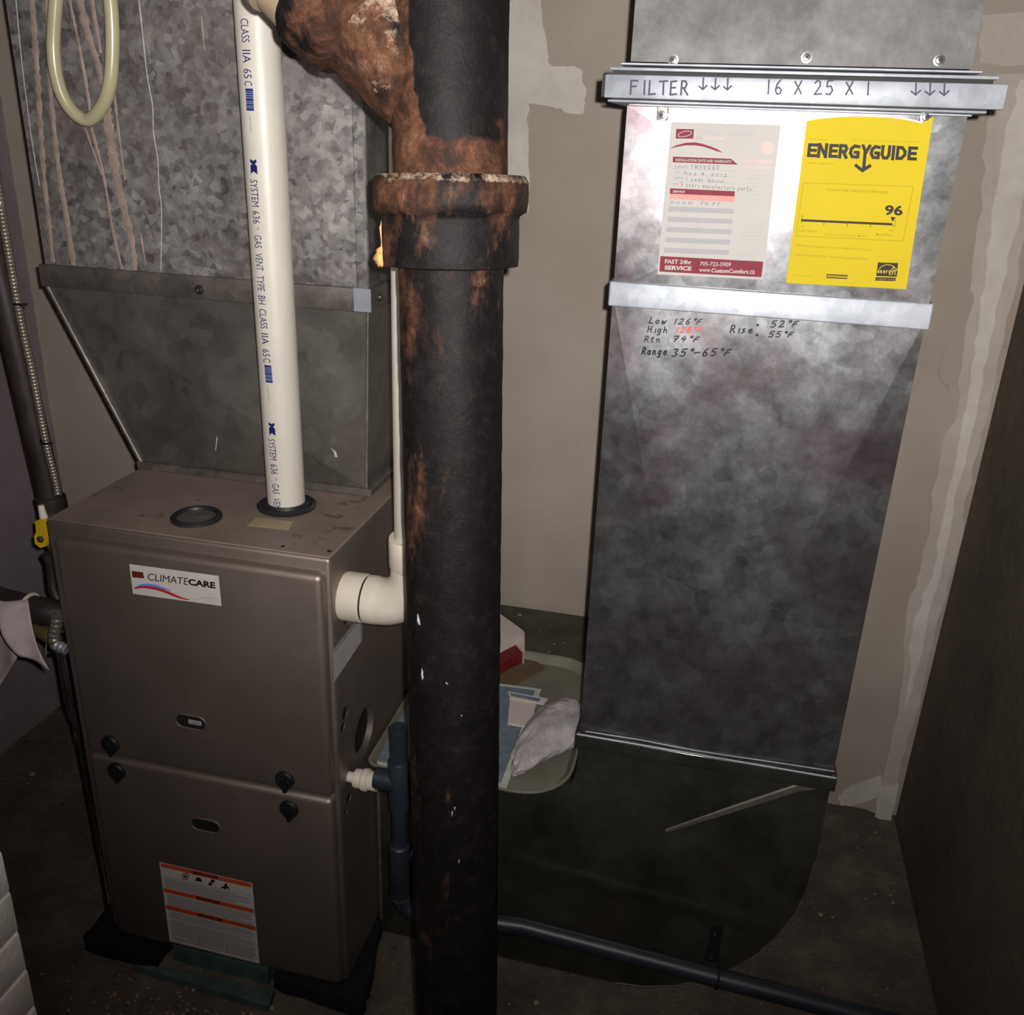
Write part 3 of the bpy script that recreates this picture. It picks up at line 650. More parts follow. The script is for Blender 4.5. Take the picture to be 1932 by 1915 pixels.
ragged('support_board', [(-0.86, 1.115), (-0.665, 1.112), (-0.665, 1.6), (-0.86, 1.6)], ZF, FZ0, M['teal_board'], 'blue-green board filling the gap beneath the furnace between the pads', 'board', jit=.0015)

# ================================================================== SUPPLY PLENUM
PY0, PY1 = 1.378, 1.85
pl = thing('supply_plenum', (-0.8, 1.6, FZ1), 'spangled galvanised supply plenum with tan drip streaks on top of the furnace', 'duct')
zc0, zc1 = -0.275, -0.238        # collar band
xb0, xb1, xt0, xt1 = -0.985, -0.558, -1.125, -0.548
def taper(name, mat, mx):
    # front face is cross-broken: its centre sits proud
    v = [(xb0, PY0, FZ1 + .012), (xb1, PY0, FZ1 + .012), (xt1, PY0, zc0 + .003), (xt0, PY0, zc0 + .003),
         (xb0, PY1, FZ1 + .012), (xb1, PY1, FZ1 + .012), (xt1, PY1, zc0 + .003), (xt0, PY1, zc0 + .003)]
    c_ = at(430, 752, 'Y', PY0); v.append((c_.x, PY0 - .020, c_.z))
    f = [(0, 1, 8), (1, 2, 8), (2, 3, 8), (3, 0, 8), (1, 5, 6, 2), (4, 0, 3, 7), (5, 4, 7, 6)]
    return mobj(name, v, f, mat, pl)
taper('transition', M['galv_trans'], 0)
bm = bmesh.new(); bm_box(bm, xb0 - .008, xb1 + .010, PY0 - .008, PY1 + .003, FZ1, FZ1 + .014, .002, 1)
from_bm('base_flange', bm, M['galv_strip_dull'], pl)
tube('corner_seam', [(xb0, PY0 - .002, FZ1 + .01), (xt0, PY0 - .002, zc0)], 0.005, M['galv_strip_dull'], pl, 8)
tube('corner_seam', [(xb1, PY0 - .002, FZ1 + .01), (xt1, PY0 - .002, zc0)], 0.003, M['galv_strip_dull'], pl, 8)
v = [(xt0, PY0, zc1 - .01), (xt1, PY0, zc1 - .01), (xt1, PY0, ZC), (xt0, PY0, ZC), (xt0, PY1, zc1 - .01), (xt1, PY1, zc1 - .01), (xt1, PY1, ZC), (xt0, PY1, ZC)]
a_, b_ = at(455, 370, 'Y', PY0), at(345, 150, 'Y', PY0)
dirn = (b_ - a_).normalized()
# crease running up-left from the pvc pipe, as in the photograph
c0 = a_ - dirn * .08; c1_ = a_ + dirn * .55
v2 = [(c0.x, PY0 - .014, c0.z), (c1_.x, PY0 - .014, c1_.z)]
v += v2
f = [(0, 1, 8), (1, 2, 8), (2, 9, 8), (2, 3, 9), (3, 0, 9), (0, 8, 9), (1, 5, 6, 2), (4, 0, 3, 7), (5, 4, 7, 6)]
mobj('upper_duct', v, f, M['galv_plenum'], pl)
box('shaded_side_skin', xt1 + .0005, xt1 + .002, PY0 + .004, PY1, zc1, ZC, M['galv_plenum_shaded'], pl)  # darker skin paints the shade on the plenum side
box('corner_seam', xt1 - .017, xt1 + .003, PY0 - .004, PY0 + .003, zc1 - .002, ZC, M['galv_plenum'], pl, .0015, 1)
# collar band (open box ring)
bm = bmesh.new(); bm_box(bm, xt0 - .008, xt1 + .006, PY0 - .009, PY0 - .001, zc0, zc1, .002, 2)
from_bm('collar_band', bm, M['galv_strip_dull'], pl, auto=40)
bm = bmesh.new(); bm_box(bm, xt1 + .001, xt1 + .008, PY0 - .007, PY1, zc0, zc1, .002, 2)
from_bm('collar_band', bm, M['galv_strip_dull'], pl, auto=40)
bm = bmesh.new(); bm_box(bm, xt1 - .020, xt1 + .009, PY0 - .0115, PY0 - .0085, zc0 + .001, zc1 + .001, .001, 1)
from_bm('drive_tab', bm, M['galv_strip'], pl, label='bright folded tab at the collar corner')
p = at(376, 547, 'Y', PY0 - .009); screw(pl, (p.x, PY0 - .009, p.z), r=.0055)
screw(pl, (xt1 + .008, PY0 + .03, (zc0 + zc1) / 2), (1, 0, 0), r=.0055)
p = at(400, 780, 'Y', PY0 - .010); screw(pl, (p.x, PY0 - .0100, p.z), r=.0035)
# dried drips running down the upper duct and the transition
def drip(pts, w0, w1, mat, y=None, th=0.0008, name='dried_drip', px=True, rag=.6):
    y = PY0 - .001 if y is None else y
    P = [at(a, b, 'Y', y) for a, b in pts]; P = spline(P, 22); n = len(P); V = []
    for i, p_ in enumerate(P):
        wd = (w0 + (w1 - w0) * i / (n - 1)) / 2 * (1 + rag * noise.noise(p_ * 140) + rag * .5 * noise.noise(p_ * 320))
        V += [(p_.x - wd, y - th * .3, p_.z), (p_.x, y - th * 2.2, p_.z), (p_.x + wd, y - th * .3, p_.z)]
    Fc = []
    for i in range(n - 1):
        a = i * 3; Fc += [(a, a + 3, a + 4, a + 1), (a + 1, a + 4, a + 5, a + 2)]
    mobj(name, V, Fc, M[mat], pl, True)
PYd = PY0 - .0135
for pts, w0, w1, m in (
    ([(60, 0), (72, 160), (82, 320), (100, 495)], .010, .008, 'drip'), ([(88, -5), (96, 180), (112, 330), (124, 400), (138, 500)], .007, .012, 'drip'),
    ([(130, -5), (150, 90), (166, 180), (172, 235)], .006, .005, 'drip'), ([(150, -5), (165, 60), (185, 120), (192, 160)], .012, .010, 'drip'),
    ([(172, -5), (190, 100)], .008, .006, 'drip'), ([(200, 200), (214, 300), (228, 370), (248, 450), (255, 510)], .016, .010, 'drip'),
    ([(215, 170), (225, 260), (236, 340)], .005, .003, 'drip'), ([(172, 240), (195, 330), (212, 430), (230, 508)], .005, .006, 'drip'),
    ([(262, -5), (272, 90), (279, 150), (288, 200), (290, 250), (298, 300), (300, 350), (305, 400), (304, 512)], .0022, .0012, 'drip_white'), ([(160, 240), (185, 310), (192, 330)], .004, .003, 'drip'),
    ([(320, -5), (330, 110), (352, 210), (365, 330), (372, 520)], .016, .012, 'drip_white'), ([(380, 30), (386, 95)], .003, .002, 'drip'),
    ([(30, -5), (42, 120), (60, 260), (75, 350)], .0015, .001, 'drip_white'), ([(265, 440), (275, 500)], .004, .003, 'drip')):
    if w0 > .012 and m == 'drip_white':
        continue
    drip(pts, w0 * 1.0, w1, m, PYd)
drip([(625, 845), (631, 852), (634, 862)], .003, .006, 'drip_white', PY0 - .004, name='white_fleck')
drip([(410, 822), (407, 850)], .002, .002, 'drip_white', PY0 - .009, name='white_fleck')

# ================================================================== WHITE VENT PIPE with blue print
vp = thing('vent_pipe', tuple(VP), 'white plastic vent pipe with blue lettering rising from the furnace top', 'pipe')
PR = 0.0302
lathe('pipe', VP + Vector((0, 0, .001)), (0, 0, 1), [(PR, 0), (PR, 0.35), (PR, 0.7), (PR, ZC - FZ1 - .002)], M['pvc'], vp, 56)
def vpt(px, py):                 # sight line meets the pipe's front surface
    r = ray(px, py); a = r.x ** 2 + r.y ** 2; b = -2 * (r.x * VP.x + r.y * VP.y); c_ = VP.x ** 2 + VP.y ** 2 - PR ** 2
    D = max(b * b - 4 * a * c_, 0); k = (-b - math.sqrt(D)) / (2 * a); p_ = r * k
    return math.atan2(p_.y - VP.y, p_.x - VP.x), p_.z
def vtext(mat, body, p0, p1, hm, raw=None, bold=0.0, name='lettering'):
    """text running down the pipe from pixel p0 to p1; hm = letter height in metres"""
    a0, z0 = vpt(*p0); a1, z1 = vpt(*p1)
    if raw is None: vs2, fs = glyphs(body, bold)
    else: vs2, fs = raw
    bm = bmesh.new(); vv_ = [bm.verts.new((u, v_, 0)) for u, v_ in vs2]
    for f_ in fs:
        try: bm.faces.new([vv_[i] for i in f_])
        except ValueError: pass
    bmesh.ops.triangulate(bm, faces=bm.faces)
    bmesh.ops.bisect_plane
    for cut_ in (.2, .4, .6, .8):
        bmesh.ops.bisect_plane(bm, geom=bm.verts[:] + bm.edges[:] + bm.faces[:], plane_co=(0, cut_, 0), plane_no=(0, 1, 0))
    for v_ in bm.verts:
        u, vv2 = v_.co.x, v_.co.y
        z = z0 + (z1 - z0) * u; a = a0 + (a1 - a0) * u + (vv2 - .5) * hm / PR
        v_.co = Vector((VP.x + (PR + .0004) * math.cos(a), VP.y + (PR + .0004) * math.sin(a), z))
    from_bm(name, bm, M[mat], vp)
def stripes(spec):
    V, Fc = [], []
    for a, b in spec:
        k = len(V); V += [(a, 0), (b, 0), (b, 1), (a, 1)]; Fc.append([k, k + 1, k + 2, k + 3])
    return V, Fc
def run(pairs):
    for mat, body, p0, p1, hm in pairs: vtext(mat, body, p0, p1, hm)
HM = 0.0122
run([('ink_blue', 'CLASS', (460.5, 35), (463.5, 80), HM), ('ink_blue', 'IIA', (464.5, 94), (466, 119), HM), ('ink_blue', '65', (466.5, 130), (467.5, 148), HM), ('ink_blue', 'C', (467.8, 153), (468.5, 162), HM),
     ('ink_blue', 'SYSTEM', (478.5, 339), (482, 390), HM), ('ink_blue', '636', (482.5, 398), (484, 422), HM), ('ink_blue', 'TM', (486.5, 428), (486.7, 434), .003),
     ('ink_blue', 'GAS', (486, 444), (487.5, 468), HM), ('ink_blue', 'VENT', (488, 478), (490, 511), HM), ('ink_blue', 'TYPE', (490.5, 520), (493, 549), HM),
     ('ink_blue', 'BH', (493.5, 558), (494.5, 574), HM), ('ink_blue', 'CLASS', (495, 583), (498.5, 620), HM), ('ink_blue', 'IIA', (499, 629), (501, 650), HM),
     ('ink_blue', '65', (501.5, 659), (502.5, 673), HM), ('ink_blue', 'C', (503, 676), (503.5, 684), HM),
     ('ink_blue', 'SYSTEM', (512, 828), (516, 868), HM), ('ink_blue', '636', (516.5, 876), (518, 895), HM), ('ink_blue', 'TM', (520.5, 901), (520.8, 906), .003),
     ('ink_blue', 'GAS', (519.5, 913), (521, 932), HM), ('ink_blue', 'VEN', (521.5, 940), (523, 961), HM)])
bars = [(0, .12), (.15, .2), (.24, .3), (.34, .4), (.44, .56), (.6, .64), (.68, .76), (.8, .84), (.88, 1)]
for (p0, p1) in (((470, 167), (472, 209)), ((505, 689), (508, 722))):
    vtext('ink_blue2', '', p0, p1, .0118, raw=stripes([(0, 1)]), name='blue_block')
    # darker bars sit a hair prouder
    a0, z0 = vpt(*p0); PR += .0004; vtext('ink_blue', '', p0, p1, .0118, raw=stripes(bars), name='bars'); PR -= .0004
logoV = [(0, .95), (.12, .55), (.0, .1), (.22, .1), (.32, .4), (.42, .1), (.6, .1), (.62, .45), (.75, .1), (1, .1), (.8, .5), (1, 1), (.72, 1), (.6, .72), (.46, 1), (.3, .75), (.2, 1)]
for (p0, p1) in (((477, 300), (479, 329)), ((511.5, 797), (513.5, 822))):
    vtext('ink_navy', '', p0, p1, .0118, raw=(logoV, [list(range(len(logoV)))]), name='wave_logo')
for (p0, p1) in (((471, 216), (474, 250)), ((505, 729), (508, 757))):
    vtext('ink_grey', 'CERTIFIED', p0, p1, .0028)

# ================================================================== WHITE INTAKE PIPE
ip = thing('intake_pipe', (-0.40, 1.20, -0.66), 'white plastic intake pipe and elbow leaving the furnace side behind the iron pipe', 'pipe')
IY, IZ = 1.178, -0.672
lathe('coupling', (FX1 - .002, IY, IZ), (1, 0, 0), [(0.030, 0), (0.0375, .002), (0.0385, .006), (0.0385, .034), (0.0365, .0365), (0.0302, .037)], M['pvc_fit'], ip, 40, caps=False)
lathe('joint_gap', (FX1 + .030, IY, IZ), (1, 0, 0), [(0.0355, 0), (0.0355, .011)], M['black_gap'], ip, 36, caps=False, label='dark ring between coupling and elbow')
XC = -0.404
el_pts = [Vector((FX1 + .038, IY, IZ)), Vector((FX1 + .052, IY, IZ))] + arc((XC - .055, IY, IZ + .055), -math.pi / 2, 0, .055, (1, 0, 0), (0, 0, 1), 12) + [Vector((XC, IY, IZ + .085))]
tube('elbow', el_pts, [0.0375, 0.0375] + [0.0365] * 13 + [0.0365], M['pvc_fit'], ip, 36)
lathe('elbow_hub', (XC, IY, IZ + .066), (0, 0, 1), [(0.036, 0), (0.0385, .004), (0.0385, .046), (0.0375, .048), (0.0302, .0485)], M['pvc_fit'], ip, 36, caps=False)
lathe('pipe', (XC, IY, IZ + .10), (0, 0, 1), [(0.030, 0), (0.030, ZC - IZ - .102)], M['pvc'], ip, 40)

# ================================================================== CAST IRON DRAIN STACK
SA = Vector((-0.297, 0.991, -0.139)); SB = Vector((-0.256, 0.920, -1.160))
SD = (SA - SB).normalized()
def sax(z): return SA + SD * ((z - SA.z) / SD.z)
st = thing('drain_stack', tuple(sax(-HC)), 'rusty black cast iron drain stack standing in front of the furnace and duct', 'pipe')
def iron_lathe(name, z0, prof, rustf, seg=72, base=None, d=None, rough=.0007, crustf=None, sub=6, parent=None, label=None):
    base = sax(z0) if base is None else Vector(base); d = SD if d is None else Vector(d).normalized()
    P = []
    for (r0, t0), (r1, t1) in zip(prof[:-1], prof[1:]):
        L = max(1, int(math.hypot(r1 - r0, t1 - t0) / .008))
        for k in range(L): P.append((r0 + (r1 - r0) * k / L, t0 + (t1 - t0) * k / L))
    P.append(prof[-1])
    bm = bmesh.new(); R = bm_lathe(bm, base, d, P, seg)
    if prof[0][0] > .001: bm.faces.new(R[0])
    if prof[-1][0] > .001: bm.faces.new(R[-1])
    for v_ in bm.verts:
        ax = base + d * (v_.co - base).dot(d); n_ = (v_.co - ax)
        if n_.length > 1e-4: v_.co += n_.normalized() * (noise.fractal(v_.co * 45, 1, 2, 4) * rough)
    o = from_bm(name, bm, M['iron'], parent or st, auto=60, label=label)
    org = ORG[o.name]
    a1 = o.data.attributes.new('rust', 'FLOAT', 'POINT'); a2 = o.data.attributes.new('crust', 'FLOAT', 'POINT')
    for i, v_ in enumerate(o.data.vertices):
        w_ = v_.co + org; a1.data[i].value = rustf(w_); a2.data[i].value = crustf(w_) if crustf else -.6
    return o
def r_lower(p):
    s = sax(p.z); side = (p.x - s.x) / .057
    streak = max(0, noise.noise(Vector((p.x * 60, p.y * 60, p.z * 1.5)))) * .45
    return 0.10 + streak + .22 * max(0, -side) + .30 * max(0, 1 - abs(p.z + .17) / .10) - (.18 if side > .35 else 0) - .12 * min(1, max(0, (-p.z - .3)))
L_low = (SA - sax(-HC)).length + .02
iron_lathe('pipe', -HC, [(0.0572, 0), (0.0572, L_low)], r_lower, crustf=lambda p: -.75)
# hub
zh = -0.142
iron_lathe('hub', zh, [(0.058, 0), (0.0725, .002), (0.0735, .010), (0.0735, .050), (0.0745, .054), (0.0815, .058), (0.0830, .066), (0.0825, .088), (0.079, .094), (0.067, .0945), (0.062, .088)],
           lambda p: .42 + .25 * max(0, 1 - abs(p.z + .055) / .04) - (.3 if p.x > sax(p.z).x + .01 else 0), crustf=lambda p: -.45 + (.95 if p.z > -.052 else 0) + (.25 if p.x < sax(p.z).x - .05 else 0))
def r_wye(p):
    s = sax(p.z); side = (p.x - s.x) / .06
    edge = -.36 + .22 * max(0, min(1, (.10 - p.z) / .13)) + .12 * noise.noise(p * 30)
    v_ = .85 if side < edge else -.10
    if p.z < -.012: v_ = max(v_, .75)
    elif p.z < .015: v_ = max(v_, .35)
    return v_ - .1
iron_lathe('wye_body', -.052, [(0.0605, 0), (0.0605, .22), (0.061, .26)], r_wye, crustf=lambda p: -.35)
iron_lathe('upper_hub', .126, [(0.062, 0), (0.078, .008), (0.082, .016), (0.082, .05), (0.078, .10), (0.062, .105)], lambda p: .35, crustf=lambda p: -.5)
iron_lathe('upper_pipe', .24, [(0.0572, 0), (0.0572, (ZC - .242) / SD.z)], lambda p: .15)
# slanted branch
BA = Vector((-0.292, 1.012, 0.006)); BD = Vector((-0.742, -0.02, 0.670)).normalized()
def r_br(p): return .62 + .5 * noise.noise(p * 12) + .35 * noise.noise(p * 40) - .35 * max(0, min(1, (-.40 - p.x) / .08))
def c_br(p):
    t_ = (p - BA).dot(BD); return .62 * max(0, 1 - abs(p.x + .372) / .07) - .12 + .5 * noise.noise(p * 25) - (.2 if p.z < .03 else 0) - .3 * max(0, -(p - BA - BD * t_).z / .06)
iron_lathe('branch', 0, [(0.030, 0.03), (0.0590, .05), (0.0605, .10), (0.061, .160)], r_br, base=BA, d=BD, crustf=c_br, rough=.001)
iron_lathe('branch_hub', 0, [(0.058, .130), (0.069, .138), (0.074, .148), (0.0735, .168), (0.077, .173), (0.078, .190), (0.073, .196), (0.060, .196), (0.056, .185)], r_br, base=BA, d=BD, crustf=lambda p: -.25, rough=.001)
bp = thing('branch_pipe', tuple(BA + BD * .20), 'tan enamelled drain pipe slanting into the rusty branch at the top', 'pipe')
lathe('pipe', BA + BD * .197 + Vector((-.006, 0, -.010)), BD, [(0.0555, 0), (0.0605, .003), (0.0605, .030), (0.0575, .034), (0.0575, .55)], M['tan_pipe'], bp, 48)
lathe('rim', BA + BD * .232 + Vector((-.006, 0, -.010)), BD, [(0.0575, 0), (0.065, .002), (0.065, .008), (0.0575, .010)], M['tan_pipe'], bp, 48, caps=False)
# paint splashes on the stack
def splash(px, py, rx, rz, name='paint_splash', mat='drip_white'):
    r = ray(px, py); s = sax(r.z / r.y * .93)
    # ray / cylinder
    d = r.normalized(); w0 = -SA
    a = d - SD * d.dot(SD); b = w0 - SD * w0.dot(SD)
    A_, B_, C_ = a.dot(a), 2 * a.dot(b), b.dot(b) - .0572 ** 2
    k = (-B_ - math.sqrt(max(B_ * B_ - 4 * A_ * C_, 0))) / (2 * A_); p_ = d * k
    n_ = (p_ - SA); n_ = (n_ - SD * n_.dot(SD)).normalized(); u = SD.cross(n_).normalized()
    V = [p_ + n_ * .0022]; m_ = 11
    for i in range(m_):
        a_ = 2 * math.pi * i / m_; rr = random.uniform(.5, 1.3); V.append(p_ + u * rx * rr * math.cos(a_) + SD * rz * rr * math.sin(a_) + n_ * .0003)
    mobj(name, V, [(0, 1 + i, 1 + (i + 1) % m_) for i in range(m_)], M[mat], st)
for (px, py, rx, rz) in ((790, 1170, .003, .008), (797, 1272, .0025, .008), (843, 1289, .0015, .002), (858, 1525, .001, .004), (853, 1535, .001, .004), (866, 1625, .001, .004), (871, 1350, .001, .001)): splash(px, py, rx, rz)
# dried foam scrap hanging off the hub
fs_ = thing('foam_scrap', (-0.372, .985, -.12), 'small yellowish dried foam scrap hanging from the left of the hub', 'scrap')
fp = [at(718, 430, 'Y', .975), at(722, 455, 'Y', .975), at(723, 470, 'Y', .972)]
tube('strand', [sax(-.09) + Vector((-.0745, 0, 0))] + fp, [.002, .0015, .002, .003], M['foam'], fs_, 8)
bm = bmesh.new(); bmesh.ops.create_icosphere(bm, subdivisions=3, radius=1)
cc = at(720, 485, 'Y', .97)
for v_ in bm.verts:
    k = 1 + .7 * noise.noise(v_.co * 2.2 + Vector((3, 1, 2))); v_.co = cc + Vector((v_.co.x * .0075 * k, v_.co.y * .005 * k, v_.co.z * .010 * k))
from_bm('lump', bm, M['foam'], fs_, smooth=True)

# ================================================================== RETURN DUCT
YD = 1.28
rd = thing('return_duct', (0.05, 1.5, -HC), 'bright galvanised return air duct with filter slot reaching from ceiling to floor', 'duct')
RX0, RX1, RYB = -0.153, 0.250, 1.885
def duct(name, x0, x1, z0, z1, mat, inner, faces_front, ybk=RYB, y0=YD):
    v = [(x0, y0, z0), (x1, y0, z0), (x1, y0, z1), (x0, y0, z1), (x0, ybk, z0), (x1, ybk, z0), (x1, ybk, z1), (x0, ybk, z1)] + inner
    f = faces_front + [(1, 5, 6, 2), (4, 0, 3, 7), (5, 4, 7, 6), (3, 2, 6, 7), (0, 4, 5, 1)]
    return mobj(name, v, f, mat, rd)
# upper duct, shallow crease
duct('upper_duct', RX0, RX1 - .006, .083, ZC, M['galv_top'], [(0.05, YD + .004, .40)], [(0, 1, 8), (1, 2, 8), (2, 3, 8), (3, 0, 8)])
# middle duct: cross-broken
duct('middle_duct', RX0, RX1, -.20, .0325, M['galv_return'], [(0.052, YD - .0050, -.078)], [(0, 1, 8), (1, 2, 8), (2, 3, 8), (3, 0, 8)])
# lower duct: V crease from the top corners to the bottom centre
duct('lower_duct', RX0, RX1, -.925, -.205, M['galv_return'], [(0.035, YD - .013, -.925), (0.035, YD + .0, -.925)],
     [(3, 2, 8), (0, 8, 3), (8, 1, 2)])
# boot: elbow with curved heel, turning left to the furnace side
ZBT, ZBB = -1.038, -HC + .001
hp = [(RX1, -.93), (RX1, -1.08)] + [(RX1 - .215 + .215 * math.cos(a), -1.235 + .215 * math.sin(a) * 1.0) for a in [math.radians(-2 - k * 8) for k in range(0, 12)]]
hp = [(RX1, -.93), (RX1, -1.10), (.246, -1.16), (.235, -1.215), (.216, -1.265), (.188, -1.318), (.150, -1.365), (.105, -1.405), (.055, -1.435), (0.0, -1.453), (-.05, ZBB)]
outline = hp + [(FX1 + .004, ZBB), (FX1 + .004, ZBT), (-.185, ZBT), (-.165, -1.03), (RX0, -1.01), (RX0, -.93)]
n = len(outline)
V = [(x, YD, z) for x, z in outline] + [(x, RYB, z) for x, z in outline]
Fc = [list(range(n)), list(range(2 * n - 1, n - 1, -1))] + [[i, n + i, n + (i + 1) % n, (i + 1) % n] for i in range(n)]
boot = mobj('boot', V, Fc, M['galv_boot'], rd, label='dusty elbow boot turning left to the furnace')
tube('heel_seam', [(x, YD - .0005, z) for x, z in hp[1:]], .0022, M['galv_strip_dull'], rd, 6)
box('end_seam', FX1 + .004, FX1 + .010, YD - .003, YD, ZBB, ZBT, M['galv_strip_dull'], rd)
box('top_seam', FX1 + .006, -.19, YD - .002, YD + .006, ZBT - .004, ZBT + .002, M['galv_strip_dull'], rd)
# pale raised band on the boot face
a_, b_ = at(1255, 1568, 'Y', YD), at(1510, 1484, 'Y', YD); c_ = at(1560, 1484, 'Y', YD)
rw = .0085
V = []
for p_, s_ in ((a_, .5), (a_.lerp(b_, .5), .9), (b_, 1), (c_, .4)):
    V += [(p_.x, YD - .0003, p_.z + rw * s_), (p_.x, YD - .0022, p_.z + rw * .6 * s_), (p_.x, YD - .0003, p_.z - rw * s_)]
mobj('raised_band', V, [(i * 3 + j, i * 3 + j + 3, i * 3 + j + 4, i * 3 + j + 1) for i in range(3) for j in range(2)], flat('pale_band', srgb(112, 110, 102), 0.5, 0.5), rd)
# collar bands
def band(z0, z1, mat, name='collar_band', y=.006, tilt=0.0):
    bm = bmesh.new(); bm_box(bm, RX0 - .005, RX1 + .005, YD - y, YD + .004, z0, z1, .0022, 3)
    for v_ in bm.verts:
        if v_.co.y < YD - .002: v_.co.y += tilt * (v_.co.z - (z0 + z1) / 2)
    o = from_bm(name, bm, mat, rd, auto=30)
    for sx, ex in ((RX0 - .0055, RX0 + .001), (RX1 - .001, RX1 + .0055)):
        bm = bmesh.new(); bm_box(bm, sx, ex, YD - .004, RYB, z0, z1, .0015, 1); from_bm(name, bm, mat, rd)
    return o
band(-.219, -.186, M['galv_strip'], tilt=.10)
band(-.943, -.918, M['galv_boot'], y=.0145)
tube('collar_lip', [(RX0 - .003, YD - .0135, -.9165), (RX1 + .003, YD - .0135, -.9165)], .0018, M['galv_strip'], rd, 8, label='bright rolled lip')
tube('collar_lip', [(RX0 + .01, YD - .005, -.9145), (RX0 + .10, YD - .010, -.9095), (0.035, YD - .0135, -.9095), (RX1 - .05, YD - .008, -.9095), (RX1, YD - .004, -.9115)], .0012, M['galv_strip'], rd, 8)
# filter rack
RK0, RK1 = -.176, .272
box('rack_flange', RX0 - .012, RX1 + .006, YD - .006, RYB, .0785, .0815, M['galv_strip'], rd, .001, 1)
box('rack_flange', RX0 + .002, RX1 + .004, YD - .006, RYB, .0320, .0350, M['galv_strip'], rd, .001, 1)
box('rack_top_rail', RK0, RK1, YD - .020, RYB, .0715, .0755, M['galv_strip'], rd, .0012, 2)
box('rack_bottom_rail', RK0, RK1 - .006, YD - .020, RYB, .0355, .0385, M['galv_strip'], rd, .0012, 2)
box('rack_body', RK0 + .004, RK1 - .004, YD - .010, RYB, .037, .073, M['black_gap'], rd)
cov = box('filter_cover', RK0 - .004, RK1 + .010, YD - .026, YD - .012, .0400, .0668, M['galv_strip'], rd, .0015, 2, label='bright filter slot cover with marker writing')
box('end_cap', RK0 - .008, RK0 - .0035, YD - .022, YD - .010, .041, .066, M['black_gap'], rd)
bmc = cov.data
YCV = YD - .026
pr = Print('Y', YCV, 1120, 90, 4.83)
pr.hand('marker_grey', 'FILTER', (335, 425), (890, 430), (340, 300), 17)
pr.hand('marker_grey', 'vvv', (955, 380), (1290, 385), (960, 285), 15)
pr.build(cov, {'marker_grey': 'marker_writing'})
pr = Print('Y', YCV, 1100, 0, 2.322)
pr.hand('marker_grey', '16 X 25 X 1', (800, 412), (1275, 416), (802, 350), 7)
pr.hand('marker_grey', 'vvv', (1435, 415), (1622, 418), (1437, 365), 7.5)
pr.build(cov, {'marker_grey': 'marker_writing'})
for (px, py, rr) in ((1250, 217, .0045), (1746, 221, .0045)):
    p_ = at(px, py, 'Y', YD - .002); bm = bmesh.new(); bm_box(bm, p_.x - .007, p_.x + .007, YD - .004, YD - .0005, p_.z - .006, p_.z + .012, .001, 1)
    from_bm('screw_tab', bm, M['galv_strip_dull'], rd); screw(rd, (p_.x, YD - .004, p_.z), r=rr)
for (px, py) in ((1270, 113), (1522, 108), (1772, 114)):
    p_ = at(px, py, 'Y', YD); screw(rd, (p_.x, YD, p_.z), r=.0045)
for (px, py) in ((1204, 1412), (1202, 1402)):
    p_ = at(px, py, 'Y', YD - .0145); screw(rd, (p_.x, YD - .0145, p_.z), r=.003); break
# marker notes on the lower panel (crop 1180,580 scale 5.084)
pr = Print('Y', YD - .0003, 1180, 580, 5.084)
S_ = .12
pr.hand('marker', 'Low', (225, 150), (400, 162), (240, 95), 11, .005, S_); pr.hand('marker', '126*f', (455, 162), (740, 160), (470, 108), 9, .005, S_)
pr.hand('marker', 'High', (210, 240), (420, 245), (215, 180), 10, .005, S_); pr.hand('marker_red', '128*f', (480, 240), (740, 238), (490, 190), 10, .005, S_)
pr.hand('marker', 'Rtn', (180, 328), (350, 335), (185, 275), 9, .005, S_); pr.hand('marker', '74*f', (450, 330), (720, 330), (460, 275), 10, .005, S_)
pr.hand('marker', 'Range', (155, 450), (410, 455), (165, 385), 14, .005, S_); pr.hand('marker', '35*-65*f', (440, 470), (1020, 462), (455, 400), 13, .005, S_)
pr.hand('marker', 'Rise', (1005, 240), (1240, 250), (1010, 172), 13, .005, S_); pr.hand('marker', '=', (1250, 190), (1310, 190), (1252, 145), 12, .005); pr.hand('marker', '=', (1245, 285), (1305, 285), (1247, 240), 12, .005)
pr.hand('marker', '52*f', (1390, 190), (1670, 185), (1400, 128), 11, .005, S_); pr.hand('marker', '55*f', (1370, 285), (1620, 285), (1380, 230), 11, .005, S_)
pr.build(rd, {'marker': 'marker_writing', 'marker_red': 'marker_writing'})
# corner drips / scuffs in light dirt
# ------------------------------------------------------------------ service sheet (crop 1240,220 scale 6.177)
YPp = YD - .0048
pr = Print('Y', YPp, 1240, 220, 6.177)
sh = thing('service_sheet', tuple(at(1355, 520, 'Y', YPp)), 'white service record sheet with maroon bands stuck on the duct left of the yellow sheet', 'sheet')
ps = paper('sheet', pr, 'paper', [(165, 62), (1440, 98), (1232, 1902), (0, 1838)], sh)
pr.poly('maroon', [(222, 142), (428, 148), (420, 258), (215, 256)])
pr.stroke('paper', [(322 + 78 * math.cos(a) - 18 * math.sin(a), 202 - 22 * math.cos(a) - 26 * math.sin(a)) for a in [k * math.pi / 9 for k in range(19)]], 7)
pr.text('ink_light', 'CUSTOM COMFORT', (455, 215), (1150, 228), (462, 160), bold=.0)
pr.text('ink_grey', 'CLI', (448, 260), (525, 264), (450, 232)); pr.text('pink', 'MATECARE', (535, 264), (780, 270), (537, 240))
up = [(150, 372), (220, 335), (330, 305), (440, 300), (540, 320), (640, 355), (700, 380), (762, 418)]; dn = [(152, 374), (240, 350), (340, 335), (440, 335), (540, 350), (630, 380), (700, 405), (760, 420)]
for i in range(7): pr.poly('maroon', [up[i], up[i + 1], dn[i + 1], dn[i]])
